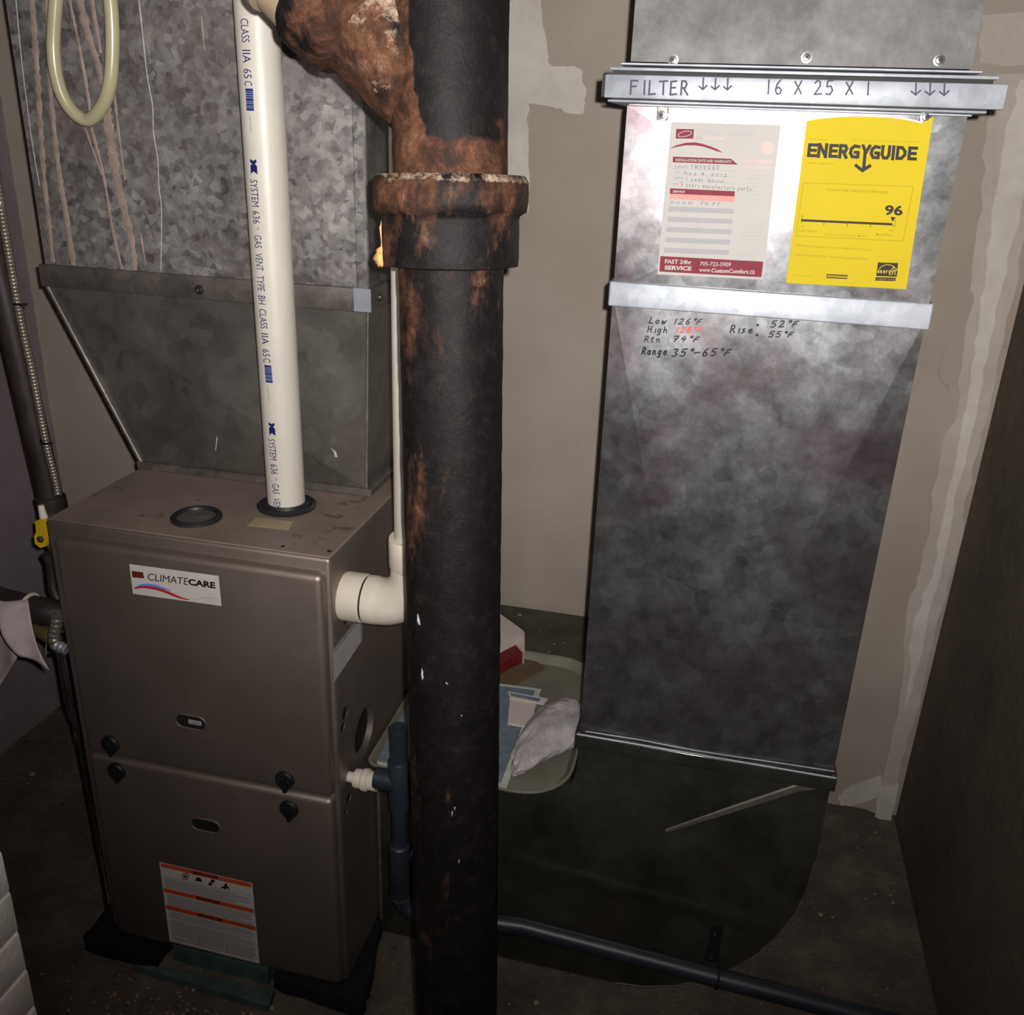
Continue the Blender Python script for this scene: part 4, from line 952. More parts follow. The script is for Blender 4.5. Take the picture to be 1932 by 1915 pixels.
pr.poly('pink', [(1285 + 78 * math.cos(k * .42), 368 + 78 * math.sin(k * .42)) for k in range(14)], .0008)
pr.poly('maroon', [(184, 466), (862, 492), (940, 560), (180, 532)])
pr.text('paper', 'INSTALLATION DATE AND WARRANTY', (212, 520), (868, 542), (215, 488), bold=.02)
for y0 in (622, 690, 760): pr.stroke('paper_band', [(165, y0 - 15), (930, y0 + 15)], 4)
pr.text('ink_grey', 'FURNACE', (205, 605), (360, 598), (207, 572)); pr.text('ink_grey', 'DATE', (195, 655), (270, 652), (197, 638)); pr.text('ink_grey', 'LABOUR', (192, 725), (305, 728), (195, 702)); pr.text('ink_grey', 'PARTS', (185, 795), (250, 798), (187, 775))
pr.hand('ink_grey', 'TM9V060', (385, 612), (740, 618), (388, 562), 7); pr.hand('ink_grey', 'Nov 4. 2012', (312, 672), (830, 705), (315, 640), 7)
pr.hand('ink_grey', '1 year labour', (335, 748), (800, 775), (338, 702), 6); pr.hand('ink_grey', '5 years manufacture parts', (275, 812), (1110, 870), (280, 762), 6)
pr.poly('maroon', [(150, 835), (905, 870), (902, 930), (146, 898)]); pr.text('paper', 'SERVICE', (180, 885), (318, 890), (183, 858), bold=.03)
pr.poly('salmon', [(146, 898), (902, 930), (895, 995), (142, 960)])
pr.text('pink', 'DATE', (175, 945), (240, 948), (177, 925), .0009); pr.text('pink', 'WORK DONE', (360, 955), (470, 958), (362, 935)); pr.text('pink', 'TECHNICIAN', (540, 960), (690, 966), (542, 940))
pr.hand('ink_grey', '05 10 14', (150, 1015), (330, 1025), (153, 985), 5); pr.hand('ink_grey', 'RV', (365, 1022), (420, 1024), (368, 990), 5); pr.hand('ink_grey', 'FN PTU', (505, 1030), (790, 1050), (515, 990), 6)
for k in range(5):
    y0 = 1045 + k * 120; x0 = 134 - k * 13
    pr.poly('paper_band', [(x0, y0), (895 - k * 14, y0 + 30), (888 - k * 14, y0 + 88), (x0 - 6, y0 + 60)])
for x0, x1_ in ((325, 275), (480, 440)): pr.stroke('paper_band', [(x0, 960), (x1_, 1610)], 4)
pr.stroke('ink_light', [(175, 85), (130, 700), (60, 1580)], 4); pr.stroke('ink_light', [(175, 85), (1420, 120)], 4)
pr.text('pink', 'Isn\'t heating', (1030, 545), (1345, 552), (1035, 495), bold=.02); pr.text('pink', 'or cooling?', (1015, 610), (1330, 618), (1020, 570), bold=.02)
random.seed(11)
for k, (bx, by, ln) in enumerate(((1055, 680, 190), (1055, 718, 140), (1050, 770, 170), (1045, 812, 190), (1045, 865, 175), (1040, 905, 200), (1030, 950, 200), (1025, 990, 230), (1020, 1030, 245), (1015, 1068, 240), (1010, 1105, 255),
        (1005, 1150, 200), (1000, 1188, 230), (995, 1228, 250), (990, 1265, 245), (985, 1300, 265), (985, 1345, 225), (980, 1385, 230), (975, 1420, 165), (968, 1458, 170), (965, 1505, 230), (960, 1555, 250), (955, 1590, 225), (950, 1622, 220))):
    pr.text('ink_light', random.choice(['Is there power', 'thermostat set to', 'heat and is it set', 'or above the current', 'is the filter clean', 'are all supply vents']), (bx, by + 14), (bx + ln, by + 22), (bx + 1, by - 12), bold=.01)
pr.poly('maroon', [(38, 1625), (1236, 1690), (1214, 1872), (24, 1806)])
pr.text('paper', 'FAST 24hr', (88, 1712), (400, 1722), (92, 1662), bold=.03); pr.text('paper', 'SERVICE', (82, 1784), (398, 1796), (88, 1734), bold=.04)
pr.text('paper', '705-722-5909', (495, 1736), (856, 1748), (500, 1690), bold=.01); pr.text('paper', 'www.', (486, 1808), (625, 1812), (490, 1775), bold=.01); pr.text('paper', 'CustomComfort', (630, 1816), (1060, 1832), (634, 1768), bold=.03); pr.text('paper', '.ca', (1064, 1832), (1135, 1836), (1068, 1790), bold=.01)
pr.build(ps, {'maroon': 'maroon_bands', 'salmon': 'salmon_band', 'paper': 'white_lettering', 'paper_band': 'table_rows', 'ink_grey': 'handwriting', 'ink_light': 'small_print', 'pink': 'faded_print'})
# ------------------------------------------------------------------ yellow energy sheet (crop 1470,210 scale 5.471)
pr = Print('Y', YPp, 1470, 210, 5.471)
eg = thing('energy_sheet', tuple(at(1595, 540, 'Y', YPp)), 'yellow energy guide sheet stuck on the duct with a curling torn top edge', 'sheet')
ps = paper('sheet', pr, 'yellow', [(285, 98), (440, 72), (620, 58), (780, 54), (960, 58), (1130, 64), (1270, 84), (1400, 110), (1482, 132), (1500, 92), (1592, 60), (1310, 1838), (72, 1772)], eg)
# curled flap shows the white back of the torn top
tvs = [(1130, 64), (1270, 84), (1400, 110), (1482, 132), (1476, 108), (1400, 88), (1290, 66)]
paper('torn_edge', Print('Y', YPp - .0012, 1470, 210, 5.471), 'card_white', tvs, eg, label='white torn paper edge')
def bx(u, v): # letter row frame, u along ENERGYGUIDE, v up
    x = 293 + (1425 - 293) * u + 16 * v; y = 474 + (510 - 474) * u - 146 * v; return (x, y)
def block(strs, u0, u1, wd=34):
    for s_ in strs: pr.stroke('ink_black', [bx(u0 + (u1 - u0) * a, b) for a, b in s_], wd)
LW = [('E', 0, .075), ('N', .09, .17), ('E', .195, .265), ('R', .285, .355), ('G', .375, .465), ('Y', .49, .56), ('G', .565, .65), ('U', .668, .745), ('I', .775, .775), ('D', .805, .89), ('E', .915, .985)]
BL = {'E': [[(.1, .1), (.1, .9)], [(.1, .88), (1, .88)], [(.1, .5), (.9, .5)], [(.1, .12), (1, .12)]], 'N': [[(.1, 0.05), (.1, .95)], [(.15, .9), (.9, .1)], [(.9, .05), (.9, .95)]],
      'R': [[(.1, .05), (.1, .9), (.75, .88), (.9, .7), (.75, .5), (.15, .48)], [(.5, .48), (.95, .05)]], 'G': [[(.95, .85), (.5, .9), (.18, .7), (.12, .4), (.35, .13), (.9, .12), (.9, .45), (.55, .45)]],
      'Y': [[(.05, .95), (.5, .45)], [(.95, .95), (.5, .45)]], 'U': [[(.1, .95), (.1, .35), (.3, .12), (.7, .12), (.9, .35), (.9, .95)]], 'I': [[(0, .05), (0, .95)]],
      'D': [[(.1, .1), (.1, .9), (.55, .88), (.9, .62), (.9, .38), (.55, .12), (.1, .12)]]}
for ch, u0, u1 in LW: block(BL[ch], u0, u1 if u1 > u0 else u0 + .001, 33)
pr.stroke('ink_black', [(888, 420), (872, 600)], 34); pr.stroke('ink_black', [(792, 558), (860, 612), (938, 562)], 34)
pr.text('ink_black', '96', (1085, 1072), (1272, 1080), (1096, 965), bold=.035)
pr.poly('ink_black', [(1150, 1090), (1204, 1094), (1170, 1142)])
pr.stroke('ink_black', [(235, 1125), (1160, 1166)], 24); pr.stroke('ink_black', [(1160, 1178), (1195, 1180)], 4)
pr.stroke('ink_black', [(240, 1072), (230, 1150)], 5); pr.stroke('ink_black', [(1203, 1110), (1192, 1200)], 4)
for x0, y0 in ((465, 1140), (705, 1150), (945, 1162)): pr.stroke('ink_black', [(x0, y0), (x0 - 3, y0 + 38)], 5)
pr.stroke('olive', [(250, 738), (1385, 776), (1280, 1340), (178, 1285), (250, 738)], 6)
pr.text('olive', 'Annual Fuel Utilization Efficiency', (484, 832), (1125, 858), (488, 790), bold=.01)
pr.text('olive', 'U.S. Government', (310, 300), (500, 304), (312, 278)); pr.text('olive', 'Federal law prohibits removal of this label before consumer purchase', (745, 308), (1448, 328), (748, 290))
pr.text('olive', 'Furnace - Natural Gas', (292, 542), (560, 552), (296, 518), bold=.01)
pr.text('olive', '78.0', (220, 1200), (265, 1203), (223, 1175)); pr.text('olive', 'Least Efficient', (210, 1242), (385, 1250), (214, 1216), bold=.01)
pr.text('olive', '98.0', (1135, 1245), (1182, 1248), (1138, 1218)); pr.text('olive', 'Most Efficient', (1000, 1280), (1172, 1290), (1004, 1256), bold=.01)
pr.text('olive', 'Efficiency Range of Similar Models', (465, 1282), (905, 1302), (468, 1260), bold=.01)
pr.text('olive', '* Efficiency range based only on Natural Gas Furnaces', (160, 1400), (950, 1448), (164, 1368), bold=.01)
pr.text('olive', '* For more information, visit www.ftc.gov/appliances', (146, 1498), (904, 1544), (150, 1462), bold=.01)
pr.text('olive', 'APPLIANCE LABEL', (135, 1700), (325, 1706), (138, 1685))
pr.poly('ink_black', [(490, 1680), (708, 1690), (704, 1732), (486, 1722)], .0006); pr.stroke('olive', [(500, 1702), (700, 1712)], 22, .0007)
pr.poly('ink_black', [(1020, 1560), (1228, 1566), (1216, 1708), (1002, 1700)], .0006); pr.poly('ink_black', [(998, 1712), (1204, 1718), (1200, 1754), (990, 1748)], .0006)
pr.stroke('yellow', [(1028, 1632), (1060, 1598), (1110, 1582), (1160, 1588), (1205, 1620)], 7)
pr.hand('yellow', 'energy', (1015, 1668), (1190, 1672), (1018, 1625), 8); pr.stroke('yellow', [(1150, 1650), (1185, 1600), (1185, 1650), (1215, 1628), (1190, 1675), (1205, 1690)], 7)
pr.text('olive', 'ENERGY STAR', (1005, 1742), (1192, 1748), (1007, 1724), .0009)
pr.build(ps, {'ink_black': 'bold_lettering', 'olive': 'small_print', 'yellow': 'emblem_lines'})

# ================================================================== CONDENSATE PIPE
cp = thing('condensate_pipe', (-0.43, 1.17, -1.3), 'dark blue-grey condensate drain pipe with tee, from furnace side to along the duct base', 'pipe')
CX, CY, CR = -0.428, 1.165, 0.0132
lathe('white_adapter', (FX1 - .001, 1.165, -1.003), (1, 0, 0), [(0.009, 0), (0.009, .012), (0.0155, .013), (0.0165, .016), (0.0165, .026), (0.019, .028), (0.019, .036), (0.016, .038), (0.016, .052)], M['pvc_fit'], cp, 16, label='white threaded adapter')
lathe('tee_arm', (FX1 + .048, 1.165, -.995), (1, 0, 0), [(0.018, 0), (0.018, .034)], M['pipe_dark'], cp, 24)
lathe('tee', (CX, CY, -1.045), (0, 0, 1), [(CR, 0), (0.0178, .001), (0.0178, .092), (0.0165, .094), (CR, .0945)], M['pipe_dark'], cp, 28, caps=False)
# open-topped standpipe
lathe('standpipe', (CX, CY, -1.15), (0, 0, 1), [(CR, 0), (CR + .001, .258), (CR + .001, .263), (0.0100, .263), (0.0095, .20), (0.0001, .199)], M['pipe_dark'], cp, 28, caps=False)
lathe('coupling', (CX - .001, CY, -1.235), (0, 0, 1), [(CR, 0), (0.0182, .002), (0.0182, .110), (0.0165, .112), (CR, .113)], M['pipe_dark'], cp, 28, caps=False)
lathe('side_tee', (CX + .012, CY + .012, -1.150), (1, 0, 0), [(0.0165, 0), (0.0165, .032), (0.012, .033), (0.012, .08)], M['pipe_dark'], cp, 20)
lathe('vent_riser', (CX + .052, CY + .03, -1.15), (0, 0, 1), [(0.009, 0), (0.009, .22)], M['pipe_dark'], cp, 16)
y1_ = 1.212
pts = [Vector((CX - .001, CY, -1.16)), Vector((CX - .002, CY, -1.235))] + arc((CX + .033, CY + .008, -1.240), math.pi, 1.5 * math.pi, .035, (1, 0, 0), (0, 0, 1), 8)
tube('elbow', pts[1:], 0.0172, M['pipe_dark'], cp, 24)
pA = Vector((CX + .03, CY + .008, -1.275)); pB = Vector((0.42, 1.214, -1.338))
tube('run_pipe', [pA, pA.lerp(Vector((-.22, 1.208, -1.293)), 1.0), Vector((0.1, 1.212, -1.317)), pB, Vector((.515, 1.215, -1.345))], 0.0155, M['pipe_dark'], cp, 28)
# black hanger strap screwed to the boot, holding the run pipe
hs = thing('hanger_strap', tuple(at(1345, 1810, 'Y', YD)), 'black pipe hanger strap with two screws on the boot face', 'bracket')
kp = [(1341, 1748), (1364, 1750), (1362, 1774), (1358, 1786), (1357, 1800), (1350, 1818), (1328, 1812), (1331, 1795), (1337, 1783), (1338, 1768)]
V = [at(x, y, 'Y', YD - .003) for x, y in kp] + [at(x, y, 'Y', YD - .0) for x, y in kp]
V = V[:10] + [Vector((a.x, YD, a.z)) for a in V[:10]]
mobj('plate', V, [list(range(10))] + [[i, (i + 1) % 10, 10 + (i + 1) % 10, 10 + i] for i in range(10)], M['pad'], hs)
for px, py in ((1349, 1761), (1341, 1805)):
    p_ = at(px, py, 'Y', YD - .003); screw(hs, (p_.x, YD - .003, p_.z), r=.0034)
pz = at(1350, 1815, 'Y', YD - .003); xs = pz.x + .002; zc_ = -1.3185
loop = [Vector((xs, YD - .002, pz.z)), Vector((xs, YD - .01, -1.372))]
loop = [Vector((xs, YD - .002, pz.z + .004)), Vector((xs, YD - .025, -1.335 + .02)), Vector((xs, 1.2125, zc_ + .0172)), Vector((xs, 1.197, zc_ + .006)), Vector((xs, 1.1955, zc_ - .008)), Vector((xs, 1.2125, zc_ - .0172)), Vector((xs, 1.23, zc_ - .006)), Vector((xs, YD - .003, pz.z - .01))]
tube('strap_loop', spline(loop, 5), .0016, M['pad'], hs, 8)

# ================================================================== LEFT: GAS PIPE, CABLE, VALVE, WHIP
GA, GB = Vector((-1.158, 1.34, -0.655)), Vector((-1.195, 1.34, -.12))
gd = (GB - GA).normalized()
gp = thing('gas_pipe', tuple(GA), 'dark iron gas pipe running down the wall at the left of the furnace', 'pipe')
lathe('pipe', GA, gd, [(0.0215, 0), (0.0215, .40), (0.0215, (ZC - GA.z) / gd.z - .001)], M['gas_iron'], gp, 28)
lathe('reducer', GA - gd * .045, gd, [(0.012, 0), (0.022, .006), (0.026, .012), (0.026, .05), (0.0215, .052)], M['gas_iron'], gp, 24)
q0 = GA - gd * .04
tube('nipple', [q0, Vector((-1.135, 1.30, -.79)), Vector((-1.105, 1.28, -.83))], .012, M['gas_iron'], gp, 16)
# union and elbow by the cabinet, running left out of view
tube('elbow', [(-1.20, 1.18, -.775), (-1.12, 1.18, -.785), (-1.068, 1.18, -.79), (-1.045, 1.19, -.795), (-1.03, 1.20, -.81), (-1.01, 1.20, -.815)], [.022, .022, .024, .024, .02, .018], M['gas_iron'], gp, 20)
tube('branch_line', [(-1.597, 1.18, -.735), (-1.20, 1.18, -.775)], .0185, M['gas_iron'], gp, 20)
lathe('union_ring', (-1.10, 1.18, -.786), (1, 0, -.08), [(0.022, 0), (0.0265, .002), (0.0265, .005), (0.022, .006)], M['pvc_fit'], gp, 20, label='pale thread sealant ring')
tube('union', [(-1.135, 1.20, -.835), (-1.085, 1.19, -.835), (-1.06, 1.185, -.85)], [.018, .016, .012], M['brass_old'], gp, 12, label='old brass fitting')
tube('lower_line', [(-1.597, 1.14, -.83), (-1.24, 1.12, -.865), (-1.165, 1.12, -.872)], [.025, .026, .022], M['gas_iron'], gp, 20)
tube('drop_pipe', [(-1.105, 1.28, -.83), (-1.06, 1.20, -.83)], .012, M['gas_iron'], gp, 12)
vh = thing('gas_valve', (-1.10, 1.26, -.70), 'yellow handled gas shut-off valve beside the top left furnace corner', 'valve')
YV = 1.20
kp = [(66, 984), (84, 975), (88, 1000), (91, 1018), (88, 1030), (76, 1034), (66, 1026), (64, 1012), (68, 1004)]
V = [at(x, y, 'Y', YV) for x, y in kp]; V += [a + Vector((0, .006, 0)) for a in V]
n = len(kp)
mobj('handle', V, [list(range(n)), list(range(2 * n - 1, n - 1, -1))] + [[i, (i + 1) % n, n + (i + 1) % n, n + i] for i in range(n)], M['yellow_handle'], vh)
p_ = at(77, 1017, 'Y', YV)
lathe('handle_nut', p_ + Vector((0, .002, 0)), (0, -1, 0), [(0.006, 0), (0.006, .005), (0.003, .007), (0.0001, .007)], M['gas_iron'], vh, 6)
lathe('valve_body', p_ + Vector((0.004, .026, -.03)), (0, 0, 1), [(0.011, 0), (0.013, .004), (0.016, .014), (0.018, .03), (0.016, .046), (0.013, .056), (0.011, .062)], M['brass_old'], vh, 16)
lathe('stem', p_ + Vector((0, .018, 0)), (0, -1, 0), [(0.006, 0), (0.006, .017)], M['brass_old'], vh, 12)
p2_ = at(78, 968, 'Y', YV)
tube('white_tape', [p2_ + Vector((0, .004, -.010)), p2_ + Vector((-.002, .004, .012))], [.007, .005], M['pvc_fit'], vh, 8, label='white thread tape')
tube('pigtail', [p_ + Vector((0, .006, -.03)), at(95, 1060, 'Y', 1.21), at(100, 1110, 'Y', 1.21), (-1.035, 1.19, -.81)], .009, M['gas_iron'], vh, 12)
# armoured cable
def armour(name, pts, r, pitch, mat, parent, n=8):
    pts = [Vector(p) for p in pts]; L = [0]
    for a, b in zip(pts[:-1], pts[1:]): L.append(L[-1] + (b - a).length)
    N = int(L[-1] / pitch * 4); P = []; Rr = []
    for i in range(N + 1):
        s_ = L[-1] * i / N; k = max(j for j in range(len(L)) if L[j] <= s_ + 1e-9); k = min(k, len(pts) - 2)
        f_ = (s_ - L[k]) / (L[k + 1] - L[k]); P.append(pts[k].lerp(pts[k + 1], f_)); Rr.append(r * (1, .93, .80, .93)[i % 4])
    return tube(name, P, Rr, mat, parent, n)
cb_ = thing('armoured_cable', tuple(at(110, 930, 'Y', 1.30)), 'ribbed metal armoured cable strapped along the dark gas pipe', 'cable')
cpts = [at(-8, 330, 'Y', 1.31), at(0, 385, 'Y', 1.31), at(20, 500, 'Y', 1.31), at(38, 600, 'Y', 1.31), at(62, 710, 'Y', 1.31), at(88, 840, 'Y', 1.31), at(104, 905, 'Y', 1.31), at(110, 935, 'Y', 1.30)]
top_ = cpts[0] + (cpts[0] - cpts[3]).normalized() * .45
armour('conduit', spline([top_ + Vector((0, 0, .05))] + cpts, 5), .0075, .006, M['armour'], cb_)
for px, py in ((39, 573), (88, 834)):
    p_ = at(px, py, 'Y', 1.31); tube('cable_tie', [p_ + Vector((-.014, .004, .001)), p_ + Vector((-.004, -.009, 0)), p_ + Vector((.008, -.008, 0)), p_ + Vector((.012, .0, 0))], .0022, M['pad'], cb_, 6)
wh = thing('flexible_whip', (-1.02, 1.17, -.9), 'short ribbed flexible conduit curling into the furnace left side', 'cable')
wpts = [at(108, 1160, 'Y', 1.142), at(106, 1180, 'Y', 1.142), at(102, 1200, 'Y', 1.142), at(104, 1214, 'Y', 1.142), at(112, 1222, 'Y', 1.142), at(124, 1226, 'Y', 1.142)]
armour('conduit', spline(wpts, 6), .0105, .010, M['armour'], wh, 12)
armour('connector', [at(107, 1217, 'Y', 1.14), at(126, 1225, 'Y', 1.14)], .0095, .008, M['galv_strip'], wh, 12)
wr = thing('thin_cable', (-1.0, 1.17, -1.2), 'thin black cable hanging down along the furnace left edge', 'cable')
tube('cable', spline([at(96, 1232, 'Y', 1.16), at(108, 1236, 'Y', 1.155), at(118, 1290, 'Y', 1.15), at(128, 1340, 'Y', 1.15), at(146, 1380, 'Y', 1.15), at(152, 1420, 'Y', 1.15), at(190, 1640, 'Y', 1.15), at(205, 1745, 'Y', 1.15), Vector((-1.04, 1.16, -HC + .004))], 6), .0034, M['pad'], wr, 8)
tube('grey_core', spline([at(112, 1228, 'Y', 1.17), at(126, 1290, 'Y', 1.17), at(140, 1370, 'Y', 1.17), at(146, 1400, 'Y', 1.16)], 6), .0035, M['gas_iron'], wr, 8)
# hanging tag: curled paper
def curled(name, quad, bulge, mat, parent, nu=8, nv=12):
    V = []; 
    for j in range(nv + 1):
        for i in range(nu + 1):
            u, v_ = i / nu, j / nv
            p_ = (quad[0] * (1 - u) + quad[1] * u) * (1 - v_) + (quad[3] * (1 - u) + quad[2] * u) * v_
            p_ = p_ + Vector((0, -bulge * math.sin(math.pi * v_) * (1 - u * .3) - .004 * math.sin(u * 5 + v_ * 3), 0)); V.append(p_)
    Fc = [(j * (nu + 1) + i, j * (nu + 1) + i + 1, (j + 1) * (nu + 1) + i + 1, (j + 1) * (nu + 1) + i) for j in range(nv) for i in range(nu)]
    o = mobj(name, V, Fc, mat, parent, True); m_ = o.modifiers.new('s', 'SOLIDIFY'); m_.thickness = .0006; return o
tg = thing('paper_tag', tuple(at(60, 1220, 'Y', 1.10)), 'curled grey paper tag hanging from the gas line left of the furnace', 'tag')
curled('sheet', [at(-4, 1132, 'Y', 1.12), at(50, 1134, 'Y', 1.13), at(97, 1262, 'Y', 1.10), at(36, 1238, 'Y', 1.09)], .012, M['tag_paper'], tg)
tg2 = thing('paper_tag', tuple(at(10, 1260, 'Y', 1.2)), 'pale paper sheet behind the curled tag at the left edge of the view', 'tag')
curled('sheet', [at(-30, 1215, 'Y', 1.25), at(20, 1185, 'Y', 1.24), at(36, 1238, 'Y', 1.22), at(-26, 1330, 'Y', 1.20)], .006, M['tag_paper'], tg2)
tg3 = thing('paper_tag', tuple(at(85, 1200, 'Y', 1.25)), 'small pale paper scrap between the curled tag and the ribbed whip', 'tag')
curled('sheet', [at(70, 1165, 'Y', 1.25), at(92, 1168, 'Y', 1.25), at(90, 1245, 'Y', 1.24), at(80, 1200, 'Y', 1.24)], .003, M['tag_paper'], tg3, 4, 6)

# vinyl hose loop in front of the plenum
hz = thing('hose_loop', tuple(at(165, 230, 'Y', 1.33)), 'yellowed clear vinyl hose hanging in a loop before the plenum', 'hose')
hpts = [at(128, -160, 'Y', 1.33), at(112, -60, 'Y', 1.33), at(104, 20, 'Y', 1.33), at(101, 100, 'Y', 1.33), at(112, 165, 'Y', 1.33), at(135, 208, 'Y', 1.335), at(165, 226, 'Y', 1.34), at(190, 205, 'Y', 1.335), at(206, 165, 'Y', 1.33), at(212, 100, 'Y', 1.33), at(210, 20, 'Y', 1.33), at(200, -60, 'Y', 1.33), at(180, -160, 'Y', 1.33)]
hpts = [Vector((hpts[0].x, 1.36, ZC - .001))] + hpts + [Vector((hpts[-1].x, 1.36, ZC - .001))]
tube('hose', spline(hpts, 8), .0098, M['hose'], hz, 20)

# ================================================================== THINGS ON THE BOOT
ZT = ZBT + .0035
tb = thing('plastic_tub', (-.34, 1.45, ZT), 'shallow cloudy plastic lid tray with a rounded corner lying on the duct boot', 'tray')
def rrect(x0, x1, y0, y1, r, n=8):
    P = []
    for cx, cy, a0 in ((x1 - r, y0 + r, -90), (x1 - r, y1 - r, 0), (x0 + r * .4, y1 - r * .4, 90), (x0 + .02, y0 + .02, 180)):
        rr = r if cx > (x0 + x1) / 2 else (.02 if cy < (y0 + y1) / 2 else r * .4)
        for k in range(n + 1):
            a = math.radians(a0 + 90 * k / n); P.append((cx + rr * math.cos(a), cy + rr * math.sin(a)))
    return P
bm = bmesh.new()
TX0, TX1, TY0, TY1 = -.507, -.166, 1.226, 1.66
rings = []
for (ins, z, wdt) in ((.010, .0, 0), (.002, .012, 0), (0, .016, 0), (-.004, .016, 0), (-.004, .0135, 0), (-.0015, .013, 0)):
    rings.append([bm.verts.new((x, y, ZT + z)) for x, y in rrect(TX0 + ins, TX1 - ins, TY0 + ins, TY1 - ins, .085)])
n = len(rings[0])
bm.faces.new(rings[0])
for a, b in zip(rings[:-1], rings[1:]):
    for k in range(n): bm.faces.new((a[k], a[(k + 1) % n], b[(k + 1) % n], b[k]))
o = from_bm('tray', bm, M['tub'], tb, auto=40)
tube('rim', [(x, y, ZT + .016) for x, y in rrect(TX0 - .003, TX1 + .003, TY0 - .003, TY1 + .003, .087)] + [(rrect(TX0 - .003, TX1 + .003, TY0 - .003, TY1 + .003, .087)[0][0], rrect(TX0 - .003, TX1 + .003, TY0 - .003, TY1 + .003, .087)[0][1], ZT + .016)], .0018, M['tub'], tb, 6, False)
def slabz(name, pxs, z, th, mat, parent, label=None, jit=0):
    P = [at(x, y, 'Z', z) for x, y in pxs]; n = len(P)
    if jit:
        Q = []
        for a, b in zip(P, P[1:] + P[:1]):
            for k in range(6):
                q_ = a.lerp(b, k / 6); Q.append(q_ + Vector((random.uniform(-jit, jit), random.uniform(-jit, jit), 0)))
        P = Q; n = len(P)
    V = [p_ for p_ in P] + [p_ - Vector((0, 0, th)) for p_ in P]
    return mobj(name, V, [list(range(n)), list(range(2 * n - 1, n - 1, -1))] + [[i, n + i, n + (i + 1) % n, (i + 1) % n] for i in range(n)], mat, parent, label=label)
ln = thing('liner_sheet', (-.36, 1.4, ZT + .004), 'blue-grey padded sheet with torn white edge inside the tray', 'sheet')
slabz('backing', [(706, 1440), (955, 1486), (1022, 1300), (790, 1272)], ZT + .004, .003, M['liner_edge'], ln, jit=.0015, label='torn white edge')
slabz('pad', [(714, 1433), (945, 1474), (1008, 1302), (792, 1276)], ZT + .008, .004, M['liner'], ln, jit=.001)
bk = thing('folded_booklet', (-.25, 1.5, ZT + .012), 'small folded white booklet lying in the tray left of the bag', 'booklet')
slabz('cover', [(962, 1318), (1010, 1326), (1004, 1372), (958, 1364)], ZT + .0125, .004, M['card_white'], bk)
slabz('page', [(958, 1304), (1034, 1318), (1026, 1328), (962, 1316)], ZT + .0165, .003, M['card_white'], bk)
slabz('dark_strip', [(962, 1307), (1020, 1318), (1016, 1323), (964, 1312)], ZT + .0175, .001, M['liner'], bk)
# plastic bag: crumpled translucent blob
bg = thing('plastic_bag', tuple(at(1040, 1380, 'Z', ZT + .02)), 'crumpled translucent plastic bag on the right of the tray', 'bag')
bm = bmesh.new(); bmesh.ops.create_icosphere(bm, subdivisions=5, radius=1)
ctr = at(1036, 1384, 'Z', ZT + .022)
a1 = (at(1092, 1305, 'Z', ZT + .022) - at(980, 1420, 'Z', ZT + .022)); ua = a1.normalized(); ub_ = Vector((-ua.y, ua.x, 0))
for v_ in bm.verts:
    d_ = v_.co.copy(); k = 1.02 + .22 * noise.noise(d_ * 1.4 + Vector((1, 4, 2))) + .16 * abs(noise.noise(d_ * 2.6)) - .04
    wdt = .047 + .014 * d_.x
    v_.co = ctr + ua * d_.x * a1.length * .50 * k + ub_ * d_.y * wdt * k + Vector((0, 0, max(d_.z * .028 * k, -.012)))
from_bm('film', bm, M['bag'], bg, smooth=True)
# carton and cardboard near the wall
cbx = thing('carton', (-.37, 1.68, ZBT), 'crushed white and red carton lying on the boot by the wall', 'box')
def prism(name, top, z0, z1, mat, parent, label=None):
    n = len(top); V = [Vector((x, y, z1)) for x, y in top] + [Vector((x, y, z0)) for x, y in top]
    return mobj(name, V, [list(range(n)), list(range(2 * n - 1, n - 1, -1))] + [[i, n + i, n + (i + 1) % n, (i + 1) % n] for i in range(n)], mat, parent, label=label)
ztop = ZBT + .055
c1p, c2p = at(988, 1190, 'Z', ztop), at(938, 1154, 'Z', ztop); c3p = at(938, 1215, 'Z', ztop)
e1 = c1p; e2 = c2p; e0 = c2p + (c2p - c1p) * 0.7; e3 = c3p + (c3p - c1p) * .3
prism('body', [(e1.x, e1.y), (e0.x, e0.y), (e0.x + (e3.x - e1.x), e0.y + (e3.y - e1.y)), (e3.x, e3.y)], ZBT + .002, ztop, M['card_white'], cbx)
f1 = e1 - Vector((0, .0015, 0)); 
slabz('red_flap', [(930, 1228), (965, 1203), (988, 1231), (964, 1243), (930, 1262)], ZBT + .030, .028, M['card_red'], cbx, label='red printed flap')
slabz('white_corner', [(968, 1206), (990, 1192), (990, 1232)], ZBT + .036, .034, M['card_white'], cbx)
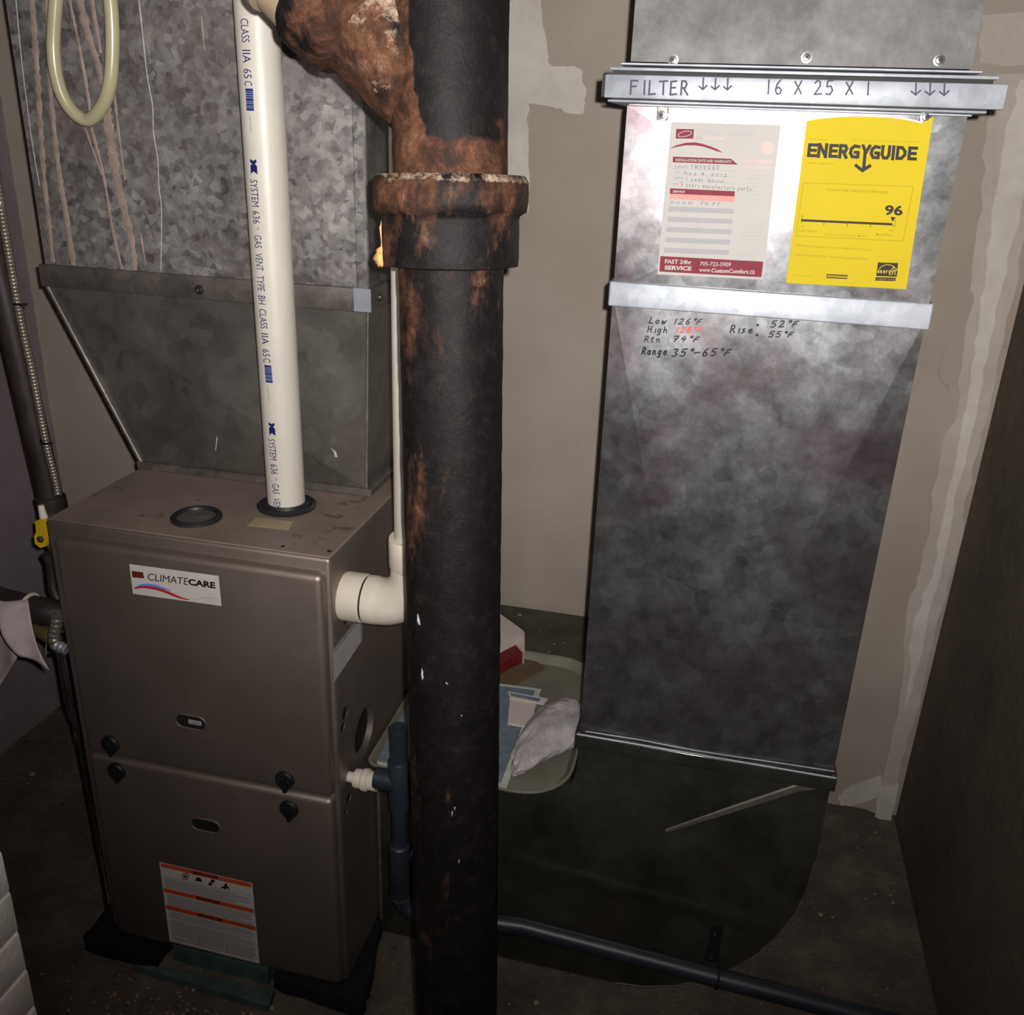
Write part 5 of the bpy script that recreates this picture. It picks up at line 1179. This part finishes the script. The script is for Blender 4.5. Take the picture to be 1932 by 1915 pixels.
cbd = thing('cardboard_piece', (-.33, 1.6, ZBT), 'flat brown cardboard piece on the boot below the carton', 'cardboard')
slabz('sheet', [(900, 1280), (985, 1232), (1028, 1258), (968, 1292), (925, 1300)], ZBT + .007, .005, M['cardboard'], cbd)
# crumbs on the boot top
bm = bmesh.new(); random.seed(5)
for (px, py, s_) in ((980, 1160, .006), (1062, 1242, .005), (1020, 1192, .002), (1046, 1215, .003), (1063, 1213, .003), (1035, 1230, .003), (1040, 1180, .002), (1058, 1290, .003)):
    c_ = at(px, py, 'Z', ZBT + .001); r = bmesh.ops.create_icosphere(bm, subdivisions=1, radius=1)
    for v_ in r['verts']: v_.co = c_ + Vector((v_.co.x * s_, v_.co.y * s_ * .8, v_.co.z * s_ * .35))
tag(from_bm('crumbs', bm, M['chip']), 'small plaster crumbs scattered on the boot top', 'debris', kind='stuff')

# ================================================================== FLOOR GRIT
bm = bmesh.new(); random.seed(21)
def chip(x, y, s, z=-HC):
    r = bmesh.ops.create_icosphere(bm, subdivisions=1, radius=1)
    ph = random.random() * 10
    for v_ in r['verts']:
        k = 1 + .5 * noise.noise(v_.co * 1.5 + Vector((ph, 0, 0)))
        v_.co = Vector((x, y, z + s * .2)) + Vector((v_.co.x * s * k, v_.co.y * s * .8 * k, v_.co.z * s * .5 * k))
for _ in range(900):
    x, y = random.uniform(-1.55, .5), random.uniform(.6, 1.88); chip(x, y, random.choice([.0010, .0012, .0018, .0026]) * random.uniform(.6, 1.2))
for _ in range(170):
    x, y = random.gauss(-.72, .16), random.gauss(1.02, .03); chip(x, y, random.uniform(.001, .0045))
for (px, py, s) in ((61, 1461, .008), (1548, 1726, .005), (1685, 1703, .004), (215, 1876, .007), (1012, 1892, .006), (1553, 1781, .003), (512, 1903, .006), (1860, 1760, .005)):
    p_ = at(px, py, 'Z', -HC)
    if p_.x < XR - .01: chip(p_.x, p_.y, s)
tag(from_bm('floor_grit', bm, M['chip']), 'light concrete chips and grit scattered over the dark floor', 'debris', kind='stuff')
